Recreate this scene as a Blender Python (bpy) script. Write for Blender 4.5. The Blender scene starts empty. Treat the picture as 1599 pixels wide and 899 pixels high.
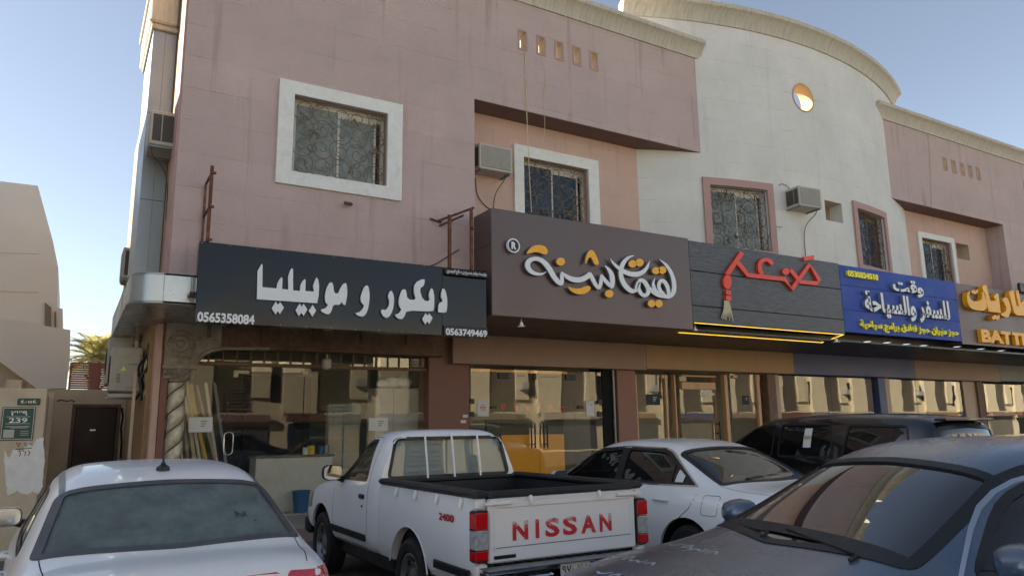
import bpy, bmesh, math, random
from mathutils import Vector, Matrix, geometry
from mathutils.bvhtree import BVHTree
R = math.radians
sin, cos, pi = math.sin, math.cos, math.pi
random.seed(7)
SC = bpy.context.scene
COL = SC.collection

# ------------------------------------------------------------ camera
HC = 1.62
YAW, PITCH, ROLL, FPX = R(30.72), R(10.69), R(-.825), 1155.0
_f = Vector((sin(YAW)*cos(PITCH), cos(YAW)*cos(PITCH), sin(PITCH)))
_r = Vector((cos(YAW), -sin(YAW), 0)); _u = _r.cross(_f)
CR = _r*cos(ROLL) + _u*sin(ROLL); CU = -_r*sin(ROLL) + _u*cos(ROLL)
cam = bpy.data.objects.new('camera', bpy.data.cameras.new('camera'))
COL.objects.link(cam); SC.camera = cam
cam.data.sensor_width = 36; cam.data.lens = FPX/1599*36
cam.data.clip_start = .05; cam.data.clip_end = 3000
m = Matrix((CR, CU, -_f)).transposed().to_4x4(); m.translation = (0, 0, HC)
cam.matrix_world = m
def ray(px, py): return _f*FPX + CR*(px-799.5) - CU*(py-449.5)
def at(px, py, Y):                        # a point measured in the photo, on the plane Y = const
    d = ray(px, py); return Vector((0, 0, HC)) + d*(Y/d.y)
def atX(px, py, X):
    d = ray(px, py); return Vector((0, 0, HC)) + d*(X/d.x)

# ------------------------------------------------------------ light
SUN_AZ, SUN_EL = R(-57), R(25)            # azimuth clockwise from +Y
SC.world = bpy.data.worlds.new('World'); SC.world.use_nodes = True
_nt = SC.world.node_tree; _bg = _nt.nodes['Background']
_sky = _nt.nodes.new('ShaderNodeTexSky'); _sky.sky_type = 'NISHITA'; _sky.sun_disc = False
_sky.sun_elevation = SUN_EL; _sky.sun_rotation = SUN_AZ
_sky.air_density = 1.0; _sky.dust_density = .6; _sky.ozone_density = 1.2; _sky.altitude = 600
_hs = _nt.nodes.new('ShaderNodeHueSaturation'); _hs.inputs['Saturation'].default_value = .70
_nt.links.new(_sky.outputs[0], _hs.inputs['Color']); _nt.links.new(_hs.outputs[0], _bg.inputs[0]); _bg.inputs[1].default_value = .053
_sun = bpy.data.lights.new('sun', 'SUN'); _sun.energy = 5.0; _sun.angle = R(.5); _sun.color = (1, .92, .82)
sun = bpy.data.objects.new('sun', _sun); COL.objects.link(sun)
_sd = Vector((sin(SUN_AZ)*cos(SUN_EL), cos(SUN_AZ)*cos(SUN_EL), sin(SUN_EL)))
sun.rotation_euler = (_sd).to_track_quat('Z', 'Y').to_euler(); sun.location = (-20, 30, 30)
SC.view_settings.view_transform = 'Standard'; SC.view_settings.look = 'None'
SC.view_settings.exposure = 1.92; SC.view_settings.gamma = 1
SC.cycles.max_bounces = 8; SC.cycles.transparent_max_bounces = 24
SC.cycles.use_denoising = True

# ------------------------------------------------------------ materials
def lin(c):
    if isinstance(c, str):
        c = [int(c[i:i+2], 16)/255 for i in (0, 2, 4)]
        return [v/12.92 if v <= .04045 else ((v+.055)/1.055)**2.4 for v in c]
    return list(c)
def base(name):
    m = bpy.data.materials.new(name); m.use_nodes = True
    return m, m.node_tree, m.node_tree.nodes['Principled BSDF']
def pset(b, **k):
    for n, v in k.items():
        i = b.inputs.get(n.replace('_', ' '))
        if i: i.default_value = v
def node(nt, t, **k):
    n = nt.nodes.new(t)
    for a, v in k.items():
        if a.startswith('i_'): n.inputs[a[2:].replace('_', ' ')].default_value = v
        else: setattr(n, a, v)
    return n
def coords(nt, scale=(1, 1, 1)):
    tc = nt.nodes.new('ShaderNodeTexCoord'); mp = nt.nodes.new('ShaderNodeMapping')
    mp.inputs['Scale'].default_value = scale
    nt.links.new(tc.outputs['Object'], mp.inputs[0]); return mp.outputs[0]
def mixc(nt, fac, a, b, mode='MIX'):
    n = nt.nodes.new('ShaderNodeMix'); n.data_type = 'RGBA'; n.blend_type = mode
    for i, v in ((0, fac), (6, a), (7, b)):
        if hasattr(v, 'is_linked') or hasattr(v, 'node'): nt.links.new(v, n.inputs[i])
        else: n.inputs[i].default_value = (list(v)+[1])[:4] if isinstance(v, (list, tuple)) else v
    return n.outputs[2]
def ramp(nt, src, a, b):
    n = nt.nodes.new('ShaderNodeMapRange'); n.inputs[1].default_value = a; n.inputs[2].default_value = b
    nt.links.new(src, n.inputs[0]); return n.outputs[0]
def mat(name, col, rough=.6, metal=0, var=.12, scale=3, bump=0, bscale=60, dirt=None, dirt_amt=.5, stretch=(1, 1, 1), **k):
    """base colour with two octaves of tonal variation, optional dirt patches and fine relief"""
    m, nt, b = base(name); c = lin(col)
    v = coords(nt, stretch)
    n1 = node(nt, 'ShaderNodeTexNoise', i_Scale=scale, i_Detail=6.0, i_Roughness=.65); nt.links.new(v, n1.inputs[0])
    f = ramp(nt, n1.outputs[0], .3, .7)
    out = mixc(nt, f, [x*(1-var) for x in c], [min(1, x*(1+var)) for x in c])
    if dirt is not None:
        n2 = node(nt, 'ShaderNodeTexNoise', i_Scale=scale*.6+1.3, i_Detail=9.0, i_Roughness=.75); nt.links.new(v, n2.inputs[0])
        g = ramp(nt, n2.outputs[0], .5, .72)
        mm = nt.nodes.new('ShaderNodeMath'); mm.operation = 'MULTIPLY'; mm.inputs[1].default_value = dirt_amt
        nt.links.new(g, mm.inputs[0]); out = mixc(nt, mm.outputs[0], out, lin(dirt))
    nt.links.new(out, b.inputs['Base Color'])
    rn = nt.nodes.new('ShaderNodeMapRange'); rn.inputs[3].default_value = max(0, rough-.08); rn.inputs[4].default_value = min(1, rough+.08)
    nt.links.new(f, rn.inputs[0]); nt.links.new(rn.outputs[0], b.inputs['Roughness'])
    pset(b, Metallic=metal, **k)
    if bump:
        n3 = node(nt, 'ShaderNodeTexNoise', i_Scale=float(bscale), i_Detail=4.0); nt.links.new(v, n3.inputs[0])
        bp = node(nt, 'ShaderNodeBump', i_Strength=bump, i_Distance=.02); nt.links.new(n3.outputs[0], bp.inputs['Height'])
        nt.links.new(bp.outputs[0], b.inputs['Normal'])
    return m
def stone(name, col, dark, rowh=.42, roww=1.1, pits=.5, stain='6d5a50', joint=.5, var=.07, drip=.34):
    """scored render: faint broken horizontal joints, block tone, small pits and drips"""
    m, nt, b = base(name); c = lin(col); v = coords(nt)
    sep = nt.nodes.new('ShaderNodeSeparateXYZ'); nt.links.new(v, sep.inputs[0])
    cmb = nt.nodes.new('ShaderNodeCombineXYZ'); nt.links.new(sep.outputs[0], cmb.inputs[0]); nt.links.new(sep.outputs[2], cmb.inputs[1])
    br = node(nt, 'ShaderNodeTexBrick', i_Scale=1.0); br.inputs['Brick Width'].default_value = roww; br.inputs['Row Height'].default_value = rowh
    br.inputs['Mortar Size'].default_value = .006; br.inputs['Mortar Smooth'].default_value = .4; br.inputs['Bias'].default_value = 0
    br.inputs['Color1'].default_value = [x*(1-var) for x in c]+[1]; br.inputs['Color2'].default_value = [x*(1+var) for x in c]+[1]
    br.inputs['Mortar'].default_value = [x for x in c]+[1]
    nt.links.new(cmb.outputs[0], br.inputs[0])
    n1 = node(nt, 'ShaderNodeTexNoise', i_Scale=.8, i_Detail=8.0, i_Roughness=.7); nt.links.new(v, n1.inputs[0])
    out = mixc(nt, ramp(nt, n1.outputs[0], .35, .7), br.outputs[0], [x*.84 for x in c])
    # broken joints
    n4 = node(nt, 'ShaderNodeTexNoise', i_Scale=1.7, i_Detail=5.0, i_Roughness=.8); nt.links.new(v, n4.inputs[0])
    j = nt.nodes.new('ShaderNodeMath'); j.operation = 'MULTIPLY'; nt.links.new(br.outputs[1], j.inputs[0]); nt.links.new(ramp(nt, n4.outputs[0], .45, .65), j.inputs[1])
    j2 = nt.nodes.new('ShaderNodeMath'); j2.operation = 'MULTIPLY'; j2.inputs[1].default_value = joint; nt.links.new(j.outputs[0], j2.inputs[0])
    out = mixc(nt, j2.outputs[0], out, lin(stain))
    # pits
    n2 = node(nt, 'ShaderNodeTexNoise', i_Scale=34.0, i_Detail=4.0, i_Roughness=.6); nt.links.new(v, n2.inputs[0])
    p = nt.nodes.new('ShaderNodeMath'); p.operation = 'MULTIPLY'; p.inputs[1].default_value = pits; nt.links.new(ramp(nt, n2.outputs[0], .66, .74), p.inputs[0])
    out = mixc(nt, p.outputs[0], out, lin(dark))
    # vertical drips
    mp = nt.nodes.new('ShaderNodeMapping'); mp.inputs['Scale'].default_value = (6, 6, .35); nt.links.new(v, mp.inputs[0])
    n5 = node(nt, 'ShaderNodeTexNoise', i_Scale=1.0, i_Detail=5.0); nt.links.new(mp.outputs[0], n5.inputs[0])
    d = nt.nodes.new('ShaderNodeMath'); d.operation = 'MULTIPLY'; d.inputs[1].default_value = drip; nt.links.new(ramp(nt, n5.outputs[0], .58, .75), d.inputs[0])
    out = mixc(nt, d.outputs[0], out, lin(stain))
    nt.links.new(out, b.inputs['Base Color']); pset(b, Roughness=.85)
    n3 = node(nt, 'ShaderNodeTexNoise', i_Scale=45.0, i_Detail=5.0); nt.links.new(v, n3.inputs[0])
    ad = nt.nodes.new('ShaderNodeMath'); ad.operation = 'SUBTRACT'; nt.links.new(n3.outputs[0], ad.inputs[0]); nt.links.new(j.outputs[0], ad.inputs[1])
    bp = node(nt, 'ShaderNodeBump', i_Strength=.45, i_Distance=.02); nt.links.new(ad.outputs[0], bp.inputs['Height']); nt.links.new(bp.outputs[0], b.inputs['Normal'])
    return m
def wood(name, col, col2, stretch=(1, 1, 12), rough=.55, scale=3, bump=.15):
    m, nt, b = base(name); v = coords(nt, stretch)
    n1 = node(nt, 'ShaderNodeTexNoise', i_Scale=float(scale), i_Detail=7.0, i_Roughness=.6, i_Distortion=.4); nt.links.new(v, n1.inputs[0])
    nt.links.new(mixc(nt, ramp(nt, n1.outputs[0], .3, .7), lin(col), lin(col2)), b.inputs['Base Color']); pset(b, Roughness=rough)
    bp = node(nt, 'ShaderNodeBump', i_Strength=bump, i_Distance=.01); nt.links.new(n1.outputs[0], bp.inputs['Height']); nt.links.new(bp.outputs[0], b.inputs['Normal'])
    return m
def glass(name, tint=(1, 1, 1), refl=1.0, dirt=0, dirt_col='9a9a90', rough=.0, ior=1.5, wav=.0):
    """thin sheet: fresnel mirror over tinted see-through, optional dust film"""
    m, nt, b = base(name); nt.nodes.remove(b); out = nt.nodes['Material Output']
    tr = nt.nodes.new('ShaderNodeBsdfTransparent'); tr.inputs[0].default_value = list(tint)+[1]
    gl = nt.nodes.new('ShaderNodeBsdfGlossy'); gl.inputs['Roughness'].default_value = rough
    fr = node(nt, 'ShaderNodeFresnel', i_IOR=ior); ge = nt.nodes.new('ShaderNodeNewGeometry'); mi = nt.nodes.new('ShaderNodeMapRange')
    mi.inputs[3].default_value = ior; mi.inputs[4].default_value = 1/ior; nt.links.new(ge.outputs['Backfacing'], mi.inputs[0]); nt.links.new(mi.outputs[0], fr.inputs['IOR'])
    mu = nt.nodes.new('ShaderNodeMath'); mu.operation = 'MULTIPLY'; mu.inputs[1].default_value = refl; mu.use_clamp = True
    nt.links.new(fr.outputs[0], mu.inputs[0])
    mx = nt.nodes.new('ShaderNodeMixShader'); nt.links.new(mu.outputs[0], mx.inputs[0]); nt.links.new(tr.outputs[0], mx.inputs[1]); nt.links.new(gl.outputs[0], mx.inputs[2])
    last = mx.outputs[0]; v = coords(nt)
    if wav:
        n3 = node(nt, 'ShaderNodeTexNoise', i_Scale=1.4, i_Detail=1.0); nt.links.new(v, n3.inputs[0])
        bp = node(nt, 'ShaderNodeBump', i_Strength=wav, i_Distance=.02); nt.links.new(n3.outputs[0], bp.inputs['Height'])
        nt.links.new(bp.outputs[0], gl.inputs['Normal'])
    if dirt:
        df = nt.nodes.new('ShaderNodeBsdfDiffuse'); df.inputs[0].default_value = lin(dirt_col)+[1]
        n = node(nt, 'ShaderNodeTexNoise', i_Scale=5.0, i_Detail=8.0, i_Roughness=.7); nt.links.new(v, n.inputs[0])
        rr = nt.nodes.new('ShaderNodeMapRange'); rr.inputs[1].default_value = .3; rr.inputs[2].default_value = .75
        rr.inputs[3].default_value = dirt*.6; rr.inputs[4].default_value = min(1, dirt*1.4); nt.links.new(n.outputs[0], rr.inputs[0])
        m2 = nt.nodes.new('ShaderNodeMixShader'); nt.links.new(rr.outputs[0], m2.inputs[0]); nt.links.new(last, m2.inputs[1]); nt.links.new(df.outputs[0], m2.inputs[2])
        last = m2.outputs[0]
    nt.links.new(last, out.inputs[0]); return m
def paint(name, col, rough=.35, metal=0, coat=.6, dust=.25, dust_col='8d8a84', coat_rough=.06):
    m, nt, b = base(name); c = lin(col); v = coords(nt)
    n1 = node(nt, 'ShaderNodeTexNoise', i_Scale=2.5, i_Detail=9.0, i_Roughness=.75); nt.links.new(v, n1.inputs[0])
    ge = nt.nodes.new('ShaderNodeNewGeometry'); sp = nt.nodes.new('ShaderNodeSeparateXYZ'); nt.links.new(ge.outputs['Normal'], sp.inputs[0])
    up = ramp(nt, sp.outputs[2], -.1, 1.0)            # dust settles on faces that point up
    f = nt.nodes.new('ShaderNodeMath'); f.operation = 'MULTIPLY'; nt.links.new(ramp(nt, n1.outputs[0], .2, .8), f.inputs[0]); nt.links.new(up, f.inputs[1])
    g = nt.nodes.new('ShaderNodeMath'); g.operation = 'MULTIPLY'; g.inputs[1].default_value = dust; nt.links.new(f.outputs[0], g.inputs[0])
    nt.links.new(mixc(nt, g.outputs[0], c, lin(dust_col)), b.inputs['Base Color'])
    rr = nt.nodes.new('ShaderNodeMapRange'); rr.inputs[3].default_value = coat_rough; rr.inputs[4].default_value = .45; nt.links.new(f.outputs[0], rr.inputs[0])
    if dust > .3: nt.links.new(rr.outputs[0], b.inputs['Coat Roughness'])
    pset(b, Roughness=rough, Metallic=metal, Coat_Weight=coat)
    if dust <= .3: pset(b, Coat_Roughness=coat_rough)
    return m
def emit(name, col, s):
    m, nt, b = base(name); pset(b, Emission_Color=lin(col)+[1], Emission_Strength=s, Base_Color=lin(col)+[1]); return m

def leaf(name, col):
    m, nt, b = base(name); c = lin(col); out = nt.nodes['Material Output']; v = coords(nt)
    n = node(nt, 'ShaderNodeTexNoise', i_Scale=3.0, i_Detail=4.0); nt.links.new(v, n.inputs[0])
    cc = mixc(nt, ramp(nt, n.outputs[0], .3, .7), [x*.65 for x in c], [min(1, x*1.35) for x in c]); nt.links.new(cc, b.inputs['Base Color']); pset(b, Roughness=.5)
    tl = nt.nodes.new('ShaderNodeBsdfTranslucent'); nt.links.new(cc, tl.inputs[0]); mx = nt.nodes.new('ShaderNodeMixShader'); mx.inputs[0].default_value = .5
    nt.links.new(b.outputs[0], mx.inputs[1]); nt.links.new(tl.outputs[0], mx.inputs[2]); nt.links.new(mx.outputs[0], out.inputs[0]); return m
M = dict(
    pink=stone('pink_render', 'c3ada7', '5c4640', stain='75584f', joint=.5, pits=.45, var=.05, rowh=.52, roww=47),
    peach=stone('peach_render', 'd0b0a0', '7a5a4a', rowh=.5, roww=47, pits=.2, stain='9a705c', joint=.4, var=.03),
    white=stone('white_render', 'dedcd5', '8b8f8c', rowh=.5, roww=47, pits=.12, stain='968878', joint=.75, var=.015, drip=.14),
    whitetrim=mat('white_trim_render', 'e4e4de', .85, var=.05, scale=9, bump=.3, bscale=80, dirt='8f8c84', dirt_amt=.25),
    pinktrim=mat('pink_trim_render', 'b4938b', .85, var=.07, scale=6, bump=.3, bscale=70),
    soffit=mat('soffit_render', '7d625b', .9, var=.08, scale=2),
    cornice=mat('cornice_plaster', 'c2bbab', .8, var=.1, scale=3, bump=.3, bscale=40, dirt='8c7d68', dirt_amt=.65, stretch=(5, 1, .6)),
    creamwall=mat('cream_side_wall', 'a88c66', .85, var=.08, scale=2, bump=.2, dirt='6e5a48', dirt_amt=.3),
    tan=mat('tan_yard_wall', 'c8b8a0', .9, var=.09, scale=1.4, bump=.3, bscale=40, dirt='7c6449', dirt_amt=.35),
    alu=mat('aluminium_cladding', 'b9c0c4', .28, metal=.85, var=.06, scale=1.5, dirt='9aa0a0', dirt_amt=.2),
    alu_dull=mat('dull_aluminium_panel', '989fa3', .42, metal=.6, var=.07, scale=1.5, dirt='888a88', dirt_amt=.3),
    rust=mat('rusty_steel', '6b4332', .8, metal=.2, var=.35, scale=14, dirt='a08c78', dirt_amt=.7, bump=.3),
    black=mat('black_plastic', '151617', .45, var=.1),
    rubber=mat('rubber', '1b1b1c', .8, var=.15, scale=8, dirt='4a453e', dirt_amt=.4),
    dark=mat('dark_void', '0c0c0d', .9, var=.1),
    darkceil=mat('dark_ceiling_panel', '1c1c20', .35, var=.15, metal=.2),
    chrome=mat('chrome', 'c8ccd0', .12, metal=1, var=.03),
    steel=mat('steel_grey', '8a8c8c', .4, metal=.7, var=.15, dirt='4e4a44', dirt_amt=.4),
    signblack=mat('black_sign_sheet', '17191c', .14, metal=.3, var=.1, scale=1, dirt='2c2a28', dirt_amt=.3),
    lettergrey=mat('white_acrylic_letter', 'e6e9ea', .45, var=.02),
    letteredge=mat('grey_letter_return', '7e8284', .5, var=.05),
    signbrown=mat('brown_sign_sheet', '62534f', .35, metal=.3, var=.04, scale=.8),
    signbrown2=mat('warm_brown_sign_sheet', '66514a', .4, metal=.2, var=.05, scale=.8),
    orange=mat('orange_acrylic', 'ffb416', .4, var=.04),
    yellow=mat('yellow_acrylic', 'ffee14', .4, var=.05),
    redletter=mat('red_orange_letter', 'f0482a', .45, var=.04),
    cream=mat('cream_rope', 'cfc3a2', .9, var=.15, scale=20),
    plank=wood('dark_stained_plank', '35353a', '5a5b5e', stretch=(1, 1, 9), rough=.45, scale=4),
    signblue=mat('blue_sign_sheet', '1a43a0', .6, var=.05, scale=2, dirt='3055a5', dirt_amt=.3),
    brownband=mat('brown_composite_panel', '977b6b', .5, var=.06, scale=1.5, dirt='80665a', dirt_amt=.4),
    tanband=mat('tan_composite_panel', 'a5845c', .5, var=.06, scale=1.5, dirt='8d6f4c', dirt_amt=.4),
    navyband=mat('navy_composite_panel', '45507c', .45, var=.06, scale=1.5),
    greyband=mat('grey_composite_panel', '7c8084', .5, var=.06),
    maroon=mat('maroon_pier_panel', '7c5144', .5, var=.06, scale=2),
    pierbrown=mat('brown_pier_panel', '8f6250', .5, var=.06, scale=2),
    plaster_dark=mat('weathered_dark_stone', '9a9284', .75, var=.25, scale=6, bump=.5, bscale=25, dirt='332d28', dirt_amt=.7),
    beam=mat('burnt_rusty_beam', '6e5747', .8, var=.35, scale=7, bump=.4, bscale=25, dirt='8a7a68', dirt_amt=.5),
    colgold=mat('silver_gold_column', 'c4bda6', .4, metal=.4, var=.2, scale=9, bump=.4, bscale=30, dirt='4a4234', dirt_amt=.6),
    woodframe=wood('oak_shopfront_frame', 'c69a70', 'e0b78c', stretch=(6, 6, .6), rough=.5),
    beigeframe=mat('beige_metal_frame', 'a89484', .5, var=.08, metal=.3),
    rustframe=mat('old_brown_window_frame', '7d6450', .7, var=.25, scale=8, dirt='3b2c22', dirt_amt=.5),
    whiteframe=mat('white_window_frame', 'cdc8bd', .5, var=.06, dirt='978a76', dirt_amt=.3),
    beigegrille=mat('painted_iron_grille', '7a6a54', .6, var=.2, scale=12, dirt='5a3f2c', dirt_amt=.6),
    browngrille=mat('brown_iron_grille', '5b4a3c', .6, var=.25, scale=12),
    yellowpanel=mat('yellow_wall_panel', 'ffab0a', .45, var=.04),
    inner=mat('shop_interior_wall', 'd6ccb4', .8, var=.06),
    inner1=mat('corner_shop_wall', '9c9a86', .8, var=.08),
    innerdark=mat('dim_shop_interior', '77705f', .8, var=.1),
    floor=mat('pale_floor_tiles', 'b5b2a9', .3, var=.08, dirt='8a857a', dirt_amt=.3),
    paper=mat('white_paper', 'd8d8d4', .7, var=.02),
    ink=mat('printed_ink', '33363c', .7, var=.05),
    acwhite=mat('aged_ac_casing', 'b9b4a8', .5, var=.06, scale=4, dirt='8a7f6c', dirt_amt=.4),
    acgrille=mat('ac_fins', '7c7a72', .6, var=.15, scale=10),
    acdark=mat('ac_side_louvre', '4f4840', .6, var=.2),
    fogglass=glass('frosted_window_glass', (.12, .14, .14), .9, dirt=.62, dirt_col='aab4ae', rough=.15),
    blueglass=glass('bluish_window_glass', (.05, .07, .09), 1.1, dirt=.3, dirt_col='5f7080', rough=.1),
    shopglass=glass('shop_glass', (.9, .93, .91), 2.1, dirt=.03, ior=1.5, wav=.05),
    clearglass=glass('clear_shop_glass', (.9, .93, .91), .9, dirt=.03, wav=.03),
    asphalt=mat('asphalt', '6a6761', .9, var=.2, scale=2, bump=.5, bscale=90, dirt='7d786e', dirt_amt=.5),
    pave=mat('pale_pavement_tiles', 'a9a196', .75, var=.12, scale=3, bump=.2, dirt='7f776c', dirt_amt=.4),
    kerb=mat('dusty_pink_kerb', '8f7770', .85, var=.12, scale=4, bump=.3),
    concrete=mat('pale_concrete', 'a49a8c', .85, var=.1, scale=2, bump=.2),
    farwhite=mat('off_white_house_wall', 'dcdbd8', .85, var=.04, scale=.6),
    fargrey=mat('grey_beige_house_wall', 'cdccc8', .85, var=.06, scale=.4),
    redslat=mat('faded_red_fence_paint', 'a3685a', .7, var=.15, scale=6, dirt='6a4a3c', dirt_amt=.4),
    doordark=mat('dark_brown_metal_door', '2b1f1c', .4, var=.15, scale=3, metal=.3),
    green=mat('green_enamel_plate', '17483c', .4, var=.05),
    bark=mat('palm_bark', '6a543c', .9, var=.3, scale=9, bump=.6, bscale=20),
    frond=leaf('palm_leaf', 'c6c08c'),
    oppcream=mat('opposite_cream_wall', 'e8d6ae', .8, var=.05, scale=1),
    louvre=mat('opposite_brown_louvre', '8a7a66', .6, var=.1),
    c_white=paint('white_car_paint', 'e9ebeb', .4, 0, .7, .22, 'b5aea4'),
    c_white2=paint('pearl_white_car_paint', 'eceeeb', .35, 0, .8, .12, 'b8b2a8'),
    c_white3=paint('old_white_truck_paint', 'e6e7e9', .45, 0, .5, .2, 'aaa398'),
    c_dark=paint('dusty_graphite_car_paint', '3f5670', .3, .35, 1.0, .5, '7c7e82', .04),
    c_black=paint('black_suv_paint', '0a0b10', .25, .2, 1, .04, '6b6660', .03),
    tint=glass('tinted_car_glass', (.05, .055, .055), 1.5, dirt=.02, ior=1.52),
    tint2=glass('half_tinted_car_glass', (.22, .24, .24), 1.5, dirt=.03, ior=1.52),
    carglass=glass('clear_car_glass', (.5, .56, .56), 1.1, dirt=.04, ior=1.52),
    dustglass=glass('dusty_rear_glass', (.12, .14, .14), .8, dirt=.72, dirt_col='74807e', rough=.15),
    windscreen=glass('blue_windscreen_glass', (.06, .08, .10), 2.3, dirt=.05, dirt_col='6a7886', ior=1.55),
    seat=mat('dark_seat_fabric', '1e1f22', .9, var=.1),
    maroonseat=mat('maroon_seat_vinyl', '6b2a24', .6, var=.1),
    lampred=mat('red_lamp_lens', 'c01018', .15, var=.15, scale=40, Coat_Weight=.8),
    lampclear=mat('clear_lamp_lens', 'b9bdc2', .15, var=.3, scale=25, metal=.3, Coat_Weight=.8),
    redprint=mat('worn_red_print', 'cc2a2e', .6, var=.12, scale=30),
    darkred=mat('dark_red_badge', 'a01c26', .4, var=.05),
    plateblue=mat('blue_plate_strip', '2060c8', .4, var=.03),
    mirror=mat('mirror_glass', 'd8dcdc', .02, metal=1, var=.01),
    blueplastic=mat('blue_plastic', '1f5f8a', .45, var=.1),
    yellowplastic=mat('yellow_paint_can', 'd8b21c', .45, var=.1),
    led=emit('warm_led_strip', 'ffc840', .85),
    spot=emit('ceiling_downlight', 'dfe6ec', .55),
    spotoff=mat('unlit_downlight_lens', '9aa0a6', .3, var=.05),
)
# ------------------------------------------------------------ object helpers
def tag(o, label=None, cat=None, group=None, kind=None):
    if label: o['label'] = label
    if cat: o['category'] = cat
    if group: o['group'] = group
    if kind: o['kind'] = kind
    return o
def thing(name, label, cat, loc=(0, 0, 0), rz=0, group=None):
    o = bpy.data.objects.new(name, None); COL.objects.link(o); o.location = loc; o.rotation_euler = (0, 0, rz)
    o.empty_display_size = .2
    return tag(o, label, cat, group)
class MB:
    """collects shapes for one mesh object"""
    def __init__(s): s.v = []; s.f = []; s.mi = []; s.cur = 0
    def add(s, vs, fs):
        n = len(s.v); s.v += [tuple(v) for v in vs]; s.f += [[n+i for i in f] for f in fs]; s.mi += [s.cur]*len(fs); return s
    def box(s, a, b, mtx=None):
        x0, y0, z0 = [min(a[i], b[i]) for i in range(3)]; x1, y1, z1 = [max(a[i], b[i]) for i in range(3)]
        v = [Vector(p) for p in ((x0,y0,z0),(x1,y0,z0),(x1,y1,z0),(x0,y1,z0),(x0,y0,z1),(x1,y0,z1),(x1,y1,z1),(x0,y1,z1))]
        if mtx is not None: v = [mtx @ p for p in v]
        return s.add(v, [[0,3,2,1],[4,5,6,7],[0,1,5,4],[1,2,6,5],[2,3,7,6],[3,0,4,7]])
    def cbox(s, a, b, c=.01, mtx=None):
        """box with chamfered vertical+horizontal edges (via prism with cut corners along z)"""
        x0, y0, z0 = [min(a[i], b[i]) for i in range(3)]; x1, y1, z1 = [max(a[i], b[i]) for i in range(3)]
        c = min(c, (x1-x0)*.45, (y1-y0)*.45, (z1-z0)*.45)
        rings = []
        for z, q in ((z0, c), (z0+c, 0), (z1-c, 0), (z1, c)):
            r = []
            for (x, y, dx, dy) in ((x0,y0,1,1),(x1,y0,-1,1),(x1,y1,-1,-1),(x0,y1,1,-1)):
                p = [(x+dx*(q), y+dy*(c+q)), (x+dx*(c+q), y+dy*q)]
                if (dx, dy) in ((-1, 1), (1, -1)): p.reverse()
                r += p
            rings.append([Vector((p[0], p[1], z)) for p in r])
        v = [p for r in rings for p in r]
        if mtx is not None: v = [mtx @ p for p in v]
        fs = [list(range(7, -1, -1)), [24+i for i in range(8)]]
        for k in range(3):
            for i in range(8): fs.append([k*8+i, k*8+(i+1) % 8, (k+1)*8+(i+1) % 8, (k+1)*8+i])
        return s.add(v, fs)
    def prism(s, pts, vec, cap=True):
        """closed polygon (3-D points, planar) swept along vec"""
        n = len(pts); P = [Vector(p) for p in pts]; Q = [p+Vector(vec) for p in P]
        fs = [[i, (i+1) % n, n+(i+1) % n, n+i] for i in range(n)]
        s.add(P+Q, fs)
        if cap:
            b = len(s.v)-2*n
            tri = geometry.tessellate_polygon([P])
            s.f += [[b+a for a in t] for t in tri]; s.f += [[b+n+a for a in reversed(t)] for t in tri]; s.mi += [s.cur]*(2*len(tri))
        return s
    def tube(s, path, r, n=6, closed=False, cap=True):
        P = [Vector(p) for p in path]; rr = r if isinstance(r, (list, tuple)) else [r]*len(P)
        b = len(s.v); up = None; rings = []
        for i, p in enumerate(P):
            if closed: t = P[(i+1) % len(P)]-P[i-1]
            else: t = P[min(i+1, len(P)-1)]-P[max(i-1, 0)]
            if t.length < 1e-9: t = Vector((0, 0, 1))
            t.normalize()
            if up is None: up = Vector((0, 0, 1)) if abs(t.z) < .9 else Vector((0, 1, 0))
            a = t.cross(up)
            if a.length < 1e-4: a = t.orthogonal()
            a.normalize(); c = a.cross(t).normalized(); up = c
            rings.append([p+(a*cos(2*pi*k/n)+c*sin(2*pi*k/n))*rr[i] for k in range(n)])
        fs = []
        m = len(P)
        for i in range(m if closed else m-1):
            for k in range(n): fs.append([i*n+k, i*n+(k+1) % n, ((i+1) % m)*n+(k+1) % n, ((i+1) % m)*n+k])
        if cap and not closed: fs += [list(range(n-1, -1, -1)), [(m-1)*n+k for k in range(n)]]
        return s.add([q for r_ in rings for q in r_], fs)
    def lathe(s, prof, c=(0, 0, 0), ax='z', n=24, closed=False, cap=True):
        """profile of (radius, height) turned about an axis through c"""
        vs = []
        for (r, h) in prof:
            for k in range(n):
                a = 2*pi*k/n; x, y = r*cos(a), r*sin(a)
                p = {'z': (x, y, h), 'y': (x, h, y), 'x': (h, x, y)}[ax]
                vs.append((p[0]+c[0], p[1]+c[1], p[2]+c[2]))
        fs = []; m = len(prof)
        for i in range(m if closed else m-1):
            for k in range(n): fs.append([i*n+k, i*n+(k+1) % n, ((i+1) % m)*n+(k+1) % n, ((i+1) % m)*n+k])
        if not closed and cap: fs += [list(range(n-1, -1, -1)), [(m-1)*n+k for k in range(n)]]
        return s.add(vs, fs)
    def mesh(s, name, mats, smooth=None):
        me = bpy.data.meshes.new(name); me.from_pydata(s.v, [], s.f); me.validate()
        for q in (mats if isinstance(mats, (list, tuple)) else [mats]): me.materials.append(M[q] if isinstance(q, str) else q)
        if len(set(s.mi)) > 1 and len(me.polygons) == len(s.mi):
            me.polygons.foreach_set('material_index', s.mi)
        bm = bmesh.new(); bm.from_mesh(me); bmesh.ops.recalc_face_normals(bm, faces=bm.faces); bm.to_mesh(me); bm.free()
        if smooth is not None: smooth_mesh(me, smooth)
        return me
    def build(s, name, mats, parent=None, smooth=None):
        o = bpy.data.objects.new(name, s.mesh(name, mats, smooth)); COL.objects.link(o)
        if parent is not None: o.parent = parent
        return o
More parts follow.
